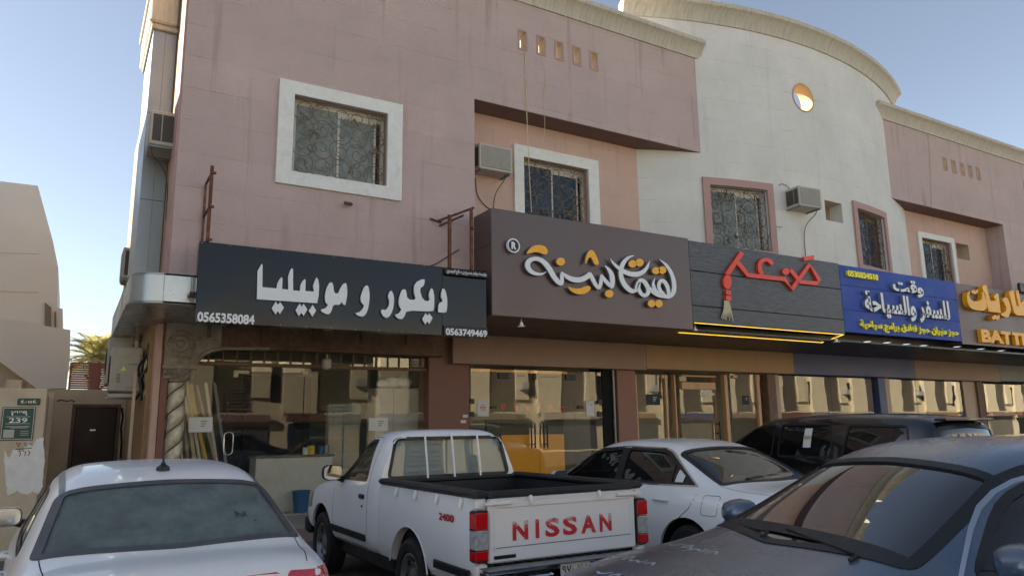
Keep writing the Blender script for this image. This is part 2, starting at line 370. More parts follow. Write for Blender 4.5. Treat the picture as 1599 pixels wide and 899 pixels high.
def smooth_mesh(me, ang=35):
    for p in me.polygons: p.use_smooth = True
    bm = bmesh.new(); bm.from_mesh(me)
    for e in bm.edges:
        if len(e.link_faces) == 2 and e.calc_face_angle(0) > R(ang): e.smooth = False
    bm.to_mesh(me); bm.free()
def add_obj(name, me, parent=None):
    o = bpy.data.objects.new(name, me); COL.objects.link(o)
    if parent is not None: o.parent = parent
    return o
def copy_tree(o, parent=None):
    c = o.copy(); COL.objects.link(c); c.parent = parent
    for ch in list(o.children): copy_tree(ch, c)
    return c
def circ(cx, cy, rx, ry=None, n=20): return [(cx+rx*cos(2*pi*k/n), cy+(ry or rx)*sin(2*pi*k/n)) for k in range(n)]
def chaikin(p, n=2, closed=True):
    for _ in range(n):
        q = []
        L = len(p)
        for i in range(L if closed else L-1):
            a, b = p[i], p[(i+1) % L]
            q += [tuple(a[k]*.75+b[k]*.25 for k in range(len(a))), tuple(a[k]*.25+b[k]*.75 for k in range(len(a)))]
        if not closed: q = [p[0]]+q+[p[-1]]
        p = q
    return p
def stroke_poly(pts, n=2):
    """centre line with widths -> outline"""
    p = chaikin([tuple(q) for q in pts], n, closed=False); L, Rr = [], []
    for i, (x, y, w) in enumerate(p):
        a = p[max(i-1, 0)]; b = p[min(i+1, len(p)-1)]; dx, dy = b[0]-a[0], b[1]-a[1]; l = math.hypot(dx, dy) or 1
        L.append((x-dy/l*w/2, y+dx/l*w/2)); Rr.append((x+dy/l*w/2, y-dx/l*w/2))
    return L, Rr

# wall sheet with openings and a thickness, laid out on a surface map f(u, z, depth) -> point
def wall_grid(us, zs, holes, f, t, mb=None, du=None, ends=True):
    mb = mb or MB()
    U = sorted(set([round(u, 4) for u in us]+[round(h[k], 4) for h in holes for k in (0, 1)]))
    if du:
        extra = []
        for a, b in zip(U, U[1:]):
            n = max(1, int((b-a)/du)); extra += [a+(b-a)*k/n for k in range(n)]
        U = sorted(set(extra+[U[-1]]))
    Z = sorted(set([round(z, 4) for z in zs]+[round(h[k], 4) for h in holes for k in (2, 3)]))
    def solid(u, z): return not any(h[0] < u < h[1] and h[2] < z < h[3] for h in holes)
    nu, nz = len(U), len(Z)
    V = [f(u, z, 0) for u in U for z in Z]+[f(u, z, t) for u in U for z in Z]; N = nu*nz
    S = [[solid((U[i]+U[i+1])/2, (Z[j]+Z[j+1])/2) for j in range(nz-1)] for i in range(nu-1)]
    fs = []; q = lambda i, j: i*nz+j
    for i in range(nu-1):
        for j in range(nz-1):
            if not S[i][j]: continue
            fs.append([q(i, j), q(i+1, j), q(i+1, j+1), q(i, j+1)]); fs.append([N+q(i, j), N+q(i, j+1), N+q(i+1, j+1), N+q(i+1, j)])
            for di, dj, a, b in ((-1, 0, (i, j), (i, j+1)), (1, 0, (i+1, j+1), (i+1, j)), (0, -1, (i+1, j), (i, j)), (0, 1, (i, j+1), (i+1, j+1))):
                k, l = i+di, j+dj
                if not (0 <= k < nu-1 and 0 <= l < nz-1) or not S[k][l]:
                    if ends or (0 <= k < nu-1 and 0 <= l < nz-1):
                        fs.append([q(*a), q(*b), N+q(*b), N+q(*a)])
    return mb.add(V, fs)
def flat(Y): return lambda u, z, d: Vector((u, Y+d, z))

# ------------------------------------------------------------ lettering
AR = {'ا':'FE8D FE8E','أ':'FE83 FE84','ؤ':'FE85 FE86','ب':'FE8F FE90 FE91 FE92','ة':'FE93 FE94','ت':'FE95 FE96 FE97 FE98','ج':'FE9D FE9E FE9F FEA0',
 'ح':'FEA1 FEA2 FEA3 FEA4','د':'FEA9 FEAA','ر':'FEAD FEAE','ز':'FEAF FEB0','س':'FEB1 FEB2 FEB3 FEB4','ش':'FEB5 FEB6 FEB7 FEB8','ص':'FEB9 FEBA FEBB FEBC',
 'ض':'FEBD FEBE FEBF FEC0','ط':'FEC1 FEC2 FEC3 FEC4','ع':'FEC9 FECA FECB FECC','ف':'FED1 FED2 FED3 FED4','ق':'FED5 FED6 FED7 FED8','ك':'FED9 FEDA FEDB FEDC',
 'ل':'FEDD FEDE FEDF FEE0','م':'FEE1 FEE2 FEE3 FEE4','ن':'FEE5 FEE6 FEE7 FEE8','ه':'FEE9 FEEA FEEB FEEC','و':'FEED FEEE','ي':'FEF1 FEF2 FEF3 FEF4'}
def shape_ar(s):
    out = []
    for i, c in enumerate(s):
        if c not in AR: out.append(c); continue
        fm = [chr(int(h, 16)) for h in AR[c].split()]
        prev = i > 0 and s[i-1] in AR and len(AR[s[i-1]].split()) == 4
        nxt = i+1 < len(s) and s[i+1] in AR and len(fm) == 4
        out.append(fm[0] if not prev and not nxt else fm[1] if prev and not nxt else fm[2] if nxt and not prev else fm[3])
    return ''.join(out)[::-1]
def text_mesh(s, bold=0., ext=.02, res=3):
    c = bpy.data.curves.new('t', 'FONT'); c.body = s; c.size = 1; c.extrude = ext; c.offset = bold; c.resolution_u = res
    o = bpy.data.objects.new('t', c); COL.objects.link(o)
    dg = bpy.context.evaluated_depsgraph_get(); me = bpy.data.meshes.new_from_object(o.evaluated_get(dg))
    bpy.data.objects.remove(o); bpy.data.curves.remove(c); return me
def text_on(name, s, x0, x1, z0, z1, Y, mats, parent, depth=.03, bold=0., arabic=False, skewz=0, face=None):
    """text filling the box x0..x1 by z0..z1 standing on the plane Y, facing -Y; front mats[0], returns mats[1]"""
    me = text_mesh(shape_ar(s) if arabic else s, bold, .5)
    vs = [v.co.copy() for v in me.vertices]
    ax, bx = min(v.x for v in vs), max(v.x for v in vs); ay, by = min(v.y for v in vs), max(v.y for v in vs)
    for v in me.vertices:
        c = v.co; u = (c.x-ax)/(bx-ax); w = (c.y-ay)/(by-ay)
        v.co = (x0+(x1-x0)*u, Y-depth*(c.z+.5), z0+(z1-z0)*w+skewz*u)
    me.materials.clear()
    for q in mats: me.materials.append(M[q])
    if len(mats) > 1:
        for p in me.polygons: p.material_index = 0 if abs(p.normal.z) > .9 and False else 0
        me.update()
        for p in me.polygons: p.material_index = 0 if p.normal.y < -.9 else 1
    for p in me.polygons: p.use_smooth = False
    return add_obj(name, me, parent)
def poly_letter(name, polys, tr, Y, depth, mats, parent, gap=0.):
    """outlines (in tr's 2-D units) as raised letters on plane Y; later polys stand 1 mm prouder so nothing is coplanar"""
    mb = MB()
    for k, P in enumerate(polys):
        pts = [at(*tr(x, y), Y) for x, y in P]
        front = [Vector((p.x, Y-gap-depth-k*.0012, p.z)) for p in pts]
        mb.cur = 0; n = len(front); b = len(mb.v)
        back = [p+Vector((0, depth+k*.0012, 0)) for p in front]
        mb.add(front+back, [])
        tri = geometry.tessellate_polygon([front]); fs = [[b+a for a in t] for t in tri]
        mb.f += fs; mb.mi += [0]*len(fs)
        mb.f += [[b+n+a for a in t] for t in tri]; mb.mi += [1]*len(fs)
        mb.f += [[b+i, b+(i+1) % n, b+n+(i+1) % n, b+n+i] for i in range(n)]; mb.mi += [1]*n
    return mb.build(name, mats, parent)
def crop(ox, oy, s): return lambda x, y: (ox+x/s, oy+y/s)
def stroke_letter(name, strokes, tr, Y, depth, mats, parent, gap=0., n=2):
    polys = []
    mb = MB()
    for k, st in enumerate(strokes):
        L, Rr = stroke_poly(st, n); d = depth+k*.0015
        Lf = [at(*tr(x, y), Y) for x, y in L]; Rf = [at(*tr(x, y), Y) for x, y in Rr]
        F = [Vector((p.x, Y-gap-d, p.z)) for p in Lf]; G = [Vector((p.x, Y-gap-d, p.z)) for p in Rf]
        F2 = [p+Vector((0, d, 0)) for p in F]; G2 = [p+Vector((0, d, 0)) for p in G]; m_ = len(F); b = len(mb.v)
        mb.add(F+G+F2+G2, [])
        for i in range(m_-1):
            mb.f.append([b+i, b+i+1, b+m_+i+1, b+m_+i]); mb.mi.append(0)
            mb.f.append([b+i, b+i+1, b+2*m_+i+1, b+2*m_+i]); mb.mi.append(1)
            mb.f.append([b+m_+i, b+m_+i+1, b+3*m_+i+1, b+3*m_+i]); mb.mi.append(1)
        for i in (0, m_-1): mb.f.append([b+i, b+m_+i, b+3*m_+i, b+2*m_+i]); mb.mi.append(1)
    return mb.build(name, mats, parent)
# ------------------------------------------------------------ ground
YF, YR, YS, YG, YB = 11.45, 11.98, 10.80, 13.60, 13.30
ZP = .17
def settle(t):
    """puts a thing's Empty at the base of its world-built parts"""
    bpy.context.view_layer.update()
    lo = Vector((1e9,)*3); hi = Vector((-1e9,)*3)
    for c in t.children_recursive:
        if c.type != 'MESH': continue
        for k in c.bound_box:
            p = c.matrix_world @ Vector(k)
            for i in range(3): lo[i] = min(lo[i], p[i]); hi[i] = max(hi[i], p[i])
    P = Vector(((lo.x+hi.x)/2, (lo.y+hi.y)/2, lo.z)); P -= t.location
    t.location += P
    for c in t.children: c.location -= P
    return t
g = MB(); g.box((-400, -400, -.6), (400, 600, 0)).build('ground', 'asphalt')['kind'] = 'structure'
p = MB(); p.cbox((1.9, 11.66, -.1), (60, 30, ZP), .01); p.box((-.9, 12.4, -.1), (1.9, 30, ZP-.01)); tag(p.build('pavement', 'pave'), kind='structure')
k_ = bpy.data.objects.new('kerb', None); COL.objects.link(k_); k_['kind'] = 'structure'; k_.location = (1.9, 11.5, 0)
kb = MB().cbox((0, 0, -.1), (.98, .155, ZP+.004), .012).mesh('kerb_stone', 'kerb')
for i in range(30):
    o = add_obj('kerb_stone', kb, k_); o.location = (i*1.0, 0, 0)

# ------------------------------------------------------------ the two-storey building
B = thing('shop_building', 'two-storey pink and white building with a curved parapet above a row of shops', 'building')
CX, CY, CRr = 15.4, 23.32, 12.4
def cyl(s, z, d): a = s/CRr; return Vector((CX+(CRr-d)*sin(a), CY-(CRr-d)*cos(a), z))
def cyl_at(px, py, r=CRr):
    d = ray(px, py); a = d.x**2+d.y**2; b = -2*(d.x*CX+d.y*CY); c = CX**2+CY**2-r*r
    t = (-b-math.sqrt(b*b-4*a*c))/(2*a); p = Vector((0, 0, HC))+d*t
    return CRr*math.atan2(p.x-CX, CY-p.y), p.z
ZB, ZT, ZS = 3.83, 9.96, 7.67
X0, XS = 1.07, at(741, 230, YF).x
def hole(a, b, c, d, Y):     # photo corners of an opening -> u0,u1,z0,z1
    P, Q = at(a, b, Y), at(c, d, Y); return [min(P.x, Q.x), max(P.x, Q.x), min(P.z, Q.z), max(P.z, Q.z)]
W1 = hole(459.5, 148.5, 602.5, 292, YF); W2 = hole(816, 245.5, 918, 300, YR); W2[2] = W2[3]-(W1[3]-W1[2])
ztop_slot = at(811, 48, YF).z
SL = []
for (x, y) in ((261,142),(326,160),(389,180),(451,198),(511,215)):
    c = at(700+x/2.2475, y/2.2475, YF); SL.append([c.x-.072, c.x+.072, 8.62+.0, 8.62+.36])
zc = sum(at(700+x/2.2475, y/2.2475, YF).z for x, y in ((261,142),(326,160),(389,180),(451,198),(511,215)))/5
for s in SL: s[2], s[3] = zc-.18, zc+.18
SL2 = []
for (x, y) in ((889,577),(920,587),(950,596),(978,604),(1006,612),(1162,612)):
    c = at(1080+x/2.2466, y/2.2466, YF); SL2.append([c.x-.075, c.x+.075, zc-.18, zc+.18])
SL2[-1] = [SL2[-1][0]+.05, SL2[-1][1]+.05]+SL2[-1][2:]
w = wall_grid([X0, 12.15], [ZB, ZT], [W1, [XS, 12.2, ZB-.1, ZS]]+SL, flat(YF), .28); w.build('wall', 'pink', B)
XS2 = at(1566, 352, YF).x
w = wall_grid([18.7, 40], [ZB, ZT], [[18.6, XS2, ZB-.1, ZS]]+SL2, flat(YF), .28); w.build('wall', 'pink', B)
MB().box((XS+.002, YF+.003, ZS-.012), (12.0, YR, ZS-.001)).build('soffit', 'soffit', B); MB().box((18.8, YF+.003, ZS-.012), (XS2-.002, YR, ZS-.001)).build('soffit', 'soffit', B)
# recess walls and returns
W5 = hole(1437, 370.5, 1483, 378.5, YR); W5[3] = at(1437, 371, YR).z; W5[2] = W5[3]-1.55
N2 = hole(1492, 379, 1515, 407, YR)
wall_grid([XS-.2, 11.2], [ZB, ZS+.3], [W2], flat(YR), .22).build('recess_wall', 'peach', B)
wall_grid([19.5, XS2+.2], [ZB, ZS+.3], [W5, N2], flat(YR), .22).build('recess_wall', 'peach', B)
MB().box((XS-.22, YF+.282, ZB+.002), (XS, YR-.002, ZS-.013)).build('recess_return', 'pink', B)
MB().box((XS2, YF+.282, ZB+.002), (XS2+.22, YR-.002, ZS-.013)).build('recess_return', 'pink', B)
# curved white wall
def cyl_rect(a, b, c, d):
    s0, z0 = cyl_at(a, b); s1, z1 = cyl_at(c, d); return [min(s0, s1), max(s0, s1), min(z0, z1), max(z0, z1)]
W3 = cyl_rect(1107, 289, 1203, 380)
s4, z4 = cyl_at(1336, 324); s4b, z4b = cyl_at(1386, 409); W3z = W3[3]-W3[2]
W4 = [s4, s4b, W3[2], W3[3]]
W3[2] = W3[3]-1.45; W4[2], W4[3] = W3[2], W3[3]
N1 = cyl_rect(1287, 312, 1317, 349)
M['opening_lining'] = mat('ochre_opening_lining', 'c0a076', .85, var=.08)
hs, hz = cyl_at(1254, 153); HR = .34
RH = [hs-.5, hs+.5, hz-.5, hz+.5]
SE = CRr*math.asin(5.1/CRr)
WZ = 10.9
w = wall_grid([-SE, SE], [ZB, ZS+.1, WZ], [W3, W4, N1, RH], cyl, .34, du=.35)
# ring of wall round the circular opening
n = 32; mbr = w
for d0 in (0, .34):
    V = []; 
    for k in range(n):
        a = 2*pi*k/n; V.append(cyl(hs+HR*cos(a), hz+HR*sin(a), d0))
    for k in range(n):
        a = 2*pi*k/n; q = .5/max(abs(cos(a)), abs(sin(a))); V.append(cyl(hs+q*cos(a), hz+q*sin(a), d0))
    w.add(V, [[k, (k+1) % n, n+(k+1) % n, n+k] for k in range(n)])
w.build('curved_wall', 'white', B)
mb = MB(); V = [cyl(hs+HR*cos(2*pi*k/n), hz+HR*sin(2*pi*k/n), d) for d in (0, .34) for k in range(n)]
mb.add(V, [[k, (k+1) % n, n+(k+1) % n, n+k] for k in range(n)])
for r0, r1, d0, d1 in ((HR-.002, HR+.035, -.012, .0),):
    V = [cyl(hs+r*cos(2*pi*k/n), hz+r*sin(2*pi*k/n), d) for (r, d) in ((r0, .01), (r0, -.014), (r1, -.014), (r1, .002)) for k in range(n)]
    mb.add(V, [[i*n+k, i*n+(k+1) % n, (i+1)*n+(k+1) % n, (i+1)*n+k] for i in range(3) for k in range(n)])
mb.build('round_opening', 'opening_lining', B, smooth=40)
# cornices
PR = [(.0, 0), (.035, .0), (.04, .05), (.07, .12), (.12, .22), (.19, .30), (.25, .335), (.26, .36), (.26, .43), (.245, .45), (-.34, .45), (-.34, 0)]
def cornice(name, f, us, z0, mt='cornice', sc=1.0):
    mb = MB(); n = len(PR); V = [f(u, z0+h*sc, -o*sc if o > 0 else -o) for u in us for o, h in PR]
    fs = [[i*n+k, i*n+(k+1) % n, (i+1)*n+(k+1) % n, (i+1)*n+k] for i in range(len(us)-1) for k in range(n)]
    fs += [list(range(n)), [(len(us)-1)*n+k for k in range(n-1, -1, -1)]]
    return mb.add(V, fs).build(name, mt, B, smooth=25)
cornice('cornice', lambda u, z, d: Vector((u, YF+d, z)), [X0-.06, 4, 8, 11.98], ZT+.001, sc=.9)
cornice('cornice', lambda u, z, d: Vector((u, YF+d, z)), [18.55, 24, 30, 40], ZT+.001, sc=.9)
cornice('curved_cornice', cyl, [-SE-.08+(2*SE+.16)*k/40 for k in range(41)], WZ+.001)
# side wall, slabs, rear
MB().box((X0+.002, YF+.29, ZB), (X0+.25, 24, ZT-.01)).build('side_wall', 'creamwall', B)
MB().box((X0-.03, YF+.012, ZB+.004), (X0-.001, YF+.62, ZT-.02)).build('corner_strip', 'pinktrim', B)
mb = MB(); mb.box((X0+.26, 12.25, 7.95), (40, 24, 8.15)); mb.box((11.2, 11.6, 7.97), (19.6, 12.25, 8.13)); mb.build('roof_slab', 'concrete', B)
MB().box((X0+.26, 11.75, ZB-.28), (40, 24, ZB-.005)).build('floor_slab', 'concrete', B)
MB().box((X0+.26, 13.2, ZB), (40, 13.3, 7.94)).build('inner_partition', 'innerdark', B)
MB().box((X0+.26, 24, 0), (40, 24.25, 8.1)).build('rear_wall', 'creamwall', B)
MB().box((X0+.002, 13.62, 0), (X0+.22, 24, ZB-.29)).build('side_wall', 'creamwall', B)

# windows --------------------------------------------------
def scrolls(u0, u1, z0, z1, seed):
    """wrought iron scrollwork in the rectangle: list of paths of (u, z)"""
    rnd = random.Random(seed); P = []
    wd, ht = u1-u0, z1-z0; cell = .29; nx = max(2, round(wd/cell)); nz = max(2, round(ht/cell)); cw, ch = wd/nx, ht/nz
    for i in range(nx):
        for j in range(nz):
            cx, cz = u0+(i+.5)*cw, z0+(j+.5)*ch; sg = 1 if (i+j) % 2 else -1
            a0 = rnd.uniform(0, 2*pi); R0 = min(cw, ch)*.62
            path = []
            for k in range(26):
                t = k/25; a = a0+sg*t*2*pi*1.45; r = R0*(1-t)**.8+.012
                path.append((cx+r*cos(a), cz+r*sin(a)))
            P.append(path)
            a = a0+pi*.9; path = []
            for k in range(16):
                t = k/15; aa = a-sg*t*2*pi*1.05; r = R0*.42*(1-t)**.8+.008
                path.append((cx+R0*.62*cos(a)*1.1+r*cos(aa), cz+R0*.62*sin(a)*1.1+r*sin(aa)))
            P.append(path)
    for j in range(nz+1):
        pass
    cl = lambda v, a, b: max(a, min(b, v))
    return [[(cl(u, u0, u1), cl(z, z0, z1)) for u, z in p] for p in P]
def window(f, H, frame_w, trim, inner, glassm, seed, grille='beigegrille', outer=None):
    """surround (trim), reveal lining, sliding frames, panes and a scroll grille; f(u, z, depth)"""
    u0, u1, z0, z1 = H; o0, o1, p0, p1 = outer or (u0-frame_w, u1+frame_w, z0-frame_w, z1+frame_w)
    S = wall_grid([o0, o1], [p0, p1], [H], f2 := (lambda u, z, d: f(u, z, d-.05)), .049, du=.3).build('window_surround', trim, B)
    W = wall_grid([u0+.001, u1-.001], [z0+.001, z1-.001], [[u0+.05, u1-.05, z0+.05, z1-.05]], lambda u, z, d: f(u, z, d+.15), .07, du=.5)
    um = u0+(u1-u0)*.5
    for (a, b, dd) in ((u0+.05, um+.02, .16), (um-.02, u1-.13, .185)):
        wall_grid([a, b], [z0+.05, z1-.13 if dd > .17 else z1-.05], [[a+.035, b-.035, z0+.085, (z1-.13 if dd > .17 else z1-.05)-.035]], lambda u, z, d: f(u, z, d+dd), .02, W, du=.6)
    wall_grid([u0+.05, u1-.05], [z1-.13, z1-.05], [], lambda u, z, d: f(u, z, d+.19), .01, W, du=.6)
    W = W.build('window', inner, B)
    for (a, b, dd) in ((u0+.08, um-.01, .17), (um+.01, u1-.16, .195)):
        g_ = MB(); n = 4
        V = [f(a+(b-a)*k/n, z, dd) for k in range(n+1) for z in (z0+.08, z1-.08)]
        g_.add(V, [[2*k, 2*k+2, 2*k+3, 2*k+1] for k in range(n)]); g_.build('pane', glassm, W)
    G = MB()
    for path in scrolls(u0+.03, u1-.03, z0+.03, z1-.03, seed): G.tube([f(u, z, .055) for u, z in path], .007, 4)
    rnd = random.Random(seed)
    for k in range(9):            # leaf rosettes
        u, z = rnd.uniform(u0+.15, u1-.15), rnd.uniform(z0+.15, z1-.15)
        for q in range(3):
            a = rnd.uniform(0, 2*pi); G.tube([f(u, z, .05), f(u+.05*cos(a), z+.05*sin(a), .04), f(u+.09*cos(a), z+.09*sin(a), .05)], [.008, .02, .002], 5)
    for (a, b) in (((u0+.02, z0+.02), (u1-.02, z0+.02)), ((u0+.02, z1-.02), (u1-.02, z1-.02)), ((u0+.02, z0+.02), (u0+.02, z1-.02)), ((u1-.02, z0+.02), (u1-.02, z1-.02))):
        G.tube([f(a[0]+(b[0]-a[0])*k/4, a[1]+(b[1]-a[1])*k/4, .05) for k in range(5)], .009, 4)
    G.build('window_grille', grille, W)
    return W
def flat_outer(a, b, c, d, Y): P, Q = at(a, b, Y), at(c, d, Y); return P.x, Q.x, Q.z, P.z
window(flat(YF), W1, .2, 'whitetrim', 'whiteframe', 'fogglass', 3, outer=flat_outer(436.5, 123.5, 625.5, 315, YF))
o2 = flat_outer(801, 225, 934, 300, YR)
window(flat(YR), W2, .2, 'whitetrim', 'whiteframe', 'blueglass', 5, outer=(o2[0], o2[1], W2[2]-.2, o2[3]))
window(cyl, W3, .17, 'pinktrim', 'whiteframe', 'fogglass', 8, grille='browngrille')
window(cyl, W4, .17, 'pinktrim', 'rustframe', 'blueglass', 11, grille='browngrille')
window(flat(YR), W5, .17, 'whitetrim', 'whiteframe', 'blueglass', 14, grille='browngrille')
# niches for coolers: lined pockets
def niche(f, H, dp, mt, nm='cooler_niche'):
    u0, u1, z0, z1 = H; mb = MB()
    A = [f(u, z, .01) for u, z in ((u0, z0), (u1, z0), (u1, z1), (u0, z1))]; C_ = [f(u, z, dp) for u, z in ((u0, z0), (u1, z0), (u1, z1), (u0, z1))]
    mb.add(A+C_, [[0, 1, 5, 4], [1, 2, 6, 5], [2, 3, 7, 6], [3, 0, 4, 7], [4, 5, 6, 7]]); mb.build(nm, mt, B)
niche(cyl, N1, .45, 'tan'); niche(flat(YR), N2, .45, 'tan')
for H in SL+SL2:
    u0, u1, z0, z1 = H
    wall_grid([u0-.035, u1+.035], [z0-.035, z1+.035], [[u0, u1, z0, z1]], flat(YF-.012), .011).build('slot_frame', 'pinktrim', B)
    wall_grid([u0, u1], [z0, z1], [[u0+.004, u1-.004, z0+.004, z1-.004]], flat(YF+.005), .27).build('slot_lining', 'tan', B)

# aluminium clad bay on the side with its cap, and the canopy band wrapping the corner
ZC = at(257, 50, 12.86).z; pz = (ZC-ZB-.02)/3
mb = MB()
for k in range(3):
    z0 = ZB+.02+k*pz; z1 = z0+pz-.01
    mb.box((.70, 12.86, z0), (.885, 12.9, z1)); mb.box((.889, 12.863, z0), (1.06, 12.9, z1))
    mb.box((.702, 12.9, z0), (.72, 14.6, z1))
mb.build('cladding_bay', 'alu_dull', B)
MB().box((.72, 12.91, ZB), (1.068, 14.6, ZC)).build('cladding_core', 'alu_dull', B)
mb = MB(); mb.cbox((.66, 12.80, ZC+.001), (1.068, 14.7, ZC+.09), .01); mb.cbox((.62, 12.74, ZC+.092), (1.068, 14.8, ZC+.62), .03); mb.cbox((.58, 12.68, ZC+.622), (1.068, 14.85, ZC+.72), .01); mb.build('bay_cap', 'cornice', B)
path = [(2.2, 11.22), (1.0, 11.22)]+[(1.0-.42*sin(a), 11.64-.42*cos(a)) for a in [R(9*k) for k in range(1, 10)]]+[(.58, 11.64), (.58, 16.2)]
mb = MB()
zb0, zb1 = 3.395, 3.825
V = [(x, y, z) for x, y in path for z in (zb0, zb1)]
mb.add(V, [[2*k, 2*k+2, 2*k+3, 2*k+1] for k in range(len(path)-1)])
lo = [(x, y, zb0+.002) for x, y in path]+[(2.2, 16.2, zb0+.002)]; mb.prism(lo, (0, 0, .03))
lo = [(x, y, zb1-.03) for x, y in path]+[(2.2, 16.2, zb1-.03)]; mb.prism(lo, (0, 0, .028))
mb.build('canopy_band', 'alu', B, smooth=30)
mb = MB()
for x in (1.0, 1.35): mb.box((x-.004, 11.211, zb0), (x+.004, 11.22, zb1))
mb.tube([(.585, 13.0+.0, zb0), (.575, 13.0, zb1)], .004, 4); mb.build('canopy_joint', 'steel', B)

# ------------------------------------------------------------ ground storey: ceiling, bands, piers
MB().box((X0+.24, YS+.15, 3.50), (40, YG+.1, ZB-.29)).build('underside_panel', 'darkceil', B)
def band(px0, px1, pyb, mt, name='fascia_band', Y=YB):
    a, b = at(px0, pyb, Y), at(px1, pyb, Y)
    return a.x, b.x
zb = 2.90
def bandbox(px0, px1, mt, Y=YB, z0=zb, z1=3.498):
    a = at(px0, 570, Y).x; b = at(px1, 570, Y).x
    return MB().cbox((a+.003, Y, z0), (b-.003, Y+.24, z1), .006).build('fascia_band', mt, B)
bandbox(707, 1010, 'brownband'); bandbox(1010, 1240, 'tanband', z0=zb+.03); bandbox(1240, 1428, 'navyband', z0=zb+.03)
bandbox(1428, 1560, 'brownband', z0=zb+.02); bandbox(1560, 1800, 'greyband', z0=zb+.05)
def pier(px0, px1, mt, Y=YG-.12, z1=3.49, d=.5, name='pier'):
    a = at(px0, 640, Y).x; b = at(px1, 640, Y).x
    return MB().cbox((a, Y, ZP-.02), (b, Y+d, z1), .01).build(name, mt, B)
pier(669, 733.5, 'maroon'); pier(941, 957, 'dark', YG-.02); pier(965.5, 995, 'pierbrown')
MB().tube([(at(959.5, 640, YG-.05).x, YG-.05, ZP), (at(959.5, 640, YG-.05).x, YG-.05, 3.48)], .035, 8).build('shutter_rail', 'steel', B, smooth=40)
pier(962, 965, 'dark', YG)
pier(1202, 1215, 'rustframe'); pier(1376, 1387, 'navyband'); pier(1531, 1540, 'rustframe'); pier(1640, 1700, 'greyband')
# rooms behind the glass
xs = [at(p, 640, YG).x for p in (262, 690, 950, 1207, 1384, 1534, 1665)]+[34]
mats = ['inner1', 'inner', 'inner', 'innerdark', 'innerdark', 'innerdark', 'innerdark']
for k in range(7):
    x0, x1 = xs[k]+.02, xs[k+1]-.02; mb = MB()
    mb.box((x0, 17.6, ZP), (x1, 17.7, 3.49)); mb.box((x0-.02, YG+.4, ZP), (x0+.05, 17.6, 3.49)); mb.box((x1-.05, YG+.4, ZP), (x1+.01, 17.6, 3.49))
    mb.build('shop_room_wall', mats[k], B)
    MB().box((x0+.05, YG+.03, ZP-.05), (x1-.05, 17.6, ZP+.012)).build('shop_floor', 'floor', B)
MB().box((X0+.24, YG+.11, 3.44), (34, 17.7, 3.495)).build('shop_ceiling', 'inner', B)
MB().cbox((at(380, 640, YG+2.2).x, YG+2.2, ZP+.02), (at(478, 640, YG+2.2).x+.1, YG+2.3, 2.75), .01).build('doorway_shade_panel', 'dark', B)  # added dark sheet standing in for the shade inside the doorway

# shop 1: weathered stone corner with medallion, arch moulding, twisted column, beam and transom
def P3(px, py, Y=YB): return at(px, py, Y)
zbeam = P3(600, 553).z
xl = P3(257, 560).x; xr = P3(693, 555).x
mb = MB(); mb.cbox((P3(345, 545).x, YB, zbeam), (xr, YB+.3, 3.49), .012); mb.cbox((P3(360, 545).x, YB-.04, zbeam-.0), (xr+.01, YB-.002, zbeam+.045), .006)
for k in range(5): mb.box((1.9+k*.9, YB-.05, zbeam+.16+.01*k), (1.96+k*.9, YB-.002, 3.45))
mb.build('beam', 'beam', B)
# spandrel with arch cut
zc0 = P3(262, 590).z
arc = [P3(x, y) for x, y in ((345, 544), (330, 546), (318, 552), (309, 561), (303, 572), (300, 583), (299, 590))]
poly = [Vector((xl, YB, zc0)), Vector((xl, YB, 3.49)), Vector((P3(345, 545).x-.002, YB, 3.49))]+arc
MB().prism(poly, (0, .3, 0)).build('corner_spandrel', 'plaster_dark', B)
mb = MB(); mb.tube([p+Vector((.0, -.02, -.01)) for p in arc]+[Vector((arc[-1].x, YB-.02, zc0))], .035, 8)
mb.tube([Vector((P3(345, 544).x, YB-.02, arc[0].z)), Vector((P3(420, 544).x, YB-.02, zbeam+.02))], .03, 8); mb.build('arch_moulding', 'plaster_dark', B, smooth=50)
mc = P3(281.5, 537); mr = .235
mb = MB(); mb.lathe([(mr, 0), (mr, -.03), (mr-.03, -.055), (mr-.06, -.03), (mr*.62, -.025), (mr*.55, -.05), (mr*.45, -.03), (mr*.3, -.03), (mr*.25, -.06), (.03, -.075), (.001, -.076)], (mc.x, YB, mc.z), 'y', 28)
for k in range(16):
    a = 2*pi*k/16; c = Vector((mc.x+mr*.74*cos(a), YB-.035, mc.z+mr*.74*sin(a))); mb.lathe([(.0, 0), (.02, -.0), (.024, -.012), (.0, -.03)], c, 'y', 6)
mb.build('medallion', 'plaster_dark', B, smooth=40)
# capital and twisted column
cxp = P3(274, 650).x; ccy = YB+.12; zcap = P3(274, 597).z
mb = MB(); mb.lathe([(.12, zcap), (.15, zcap+.03), (.13, zcap+.06), (.16, zcap+.12), (.21, zcap+.19), (.22, zcap+.21)], (cxp, ccy, 0), 'z', 16)
mb.cbox((cxp-.25, ccy-.24, zcap+.21), (cxp+.27, ccy+.2, zcap+.28), .015)
for k in range(10):
    a = 2*pi*k/10; d = Vector((cos(a), sin(a), 0)); c = Vector((cxp, ccy, zcap+.05))
    mb.tube([c+d*.13, c+d*.17+Vector((0, 0, .07)), c+d*.23+Vector((0, 0, .12)), c+d*.24+Vector((0, 0, .08)), c+d*.21+Vector((0, 0, .07))], [.03, .025, .022, .018, .008], 6)
mb.build('column_capital', 'plaster_dark', B, smooth=50)
mb = MB(); nz, na = 110, 28; H_ = zcap-ZP-.2
V = [];
for i in range(nz+1):
    z = ZP+.2+H_*i/nz
    for k in range(na):
        a = 2*pi*k/na; r = .118+.034*abs(sin((a*1-z*2*pi/.62)))**.7
        V.append((cxp+r*cos(a), ccy+r*sin(a), z))
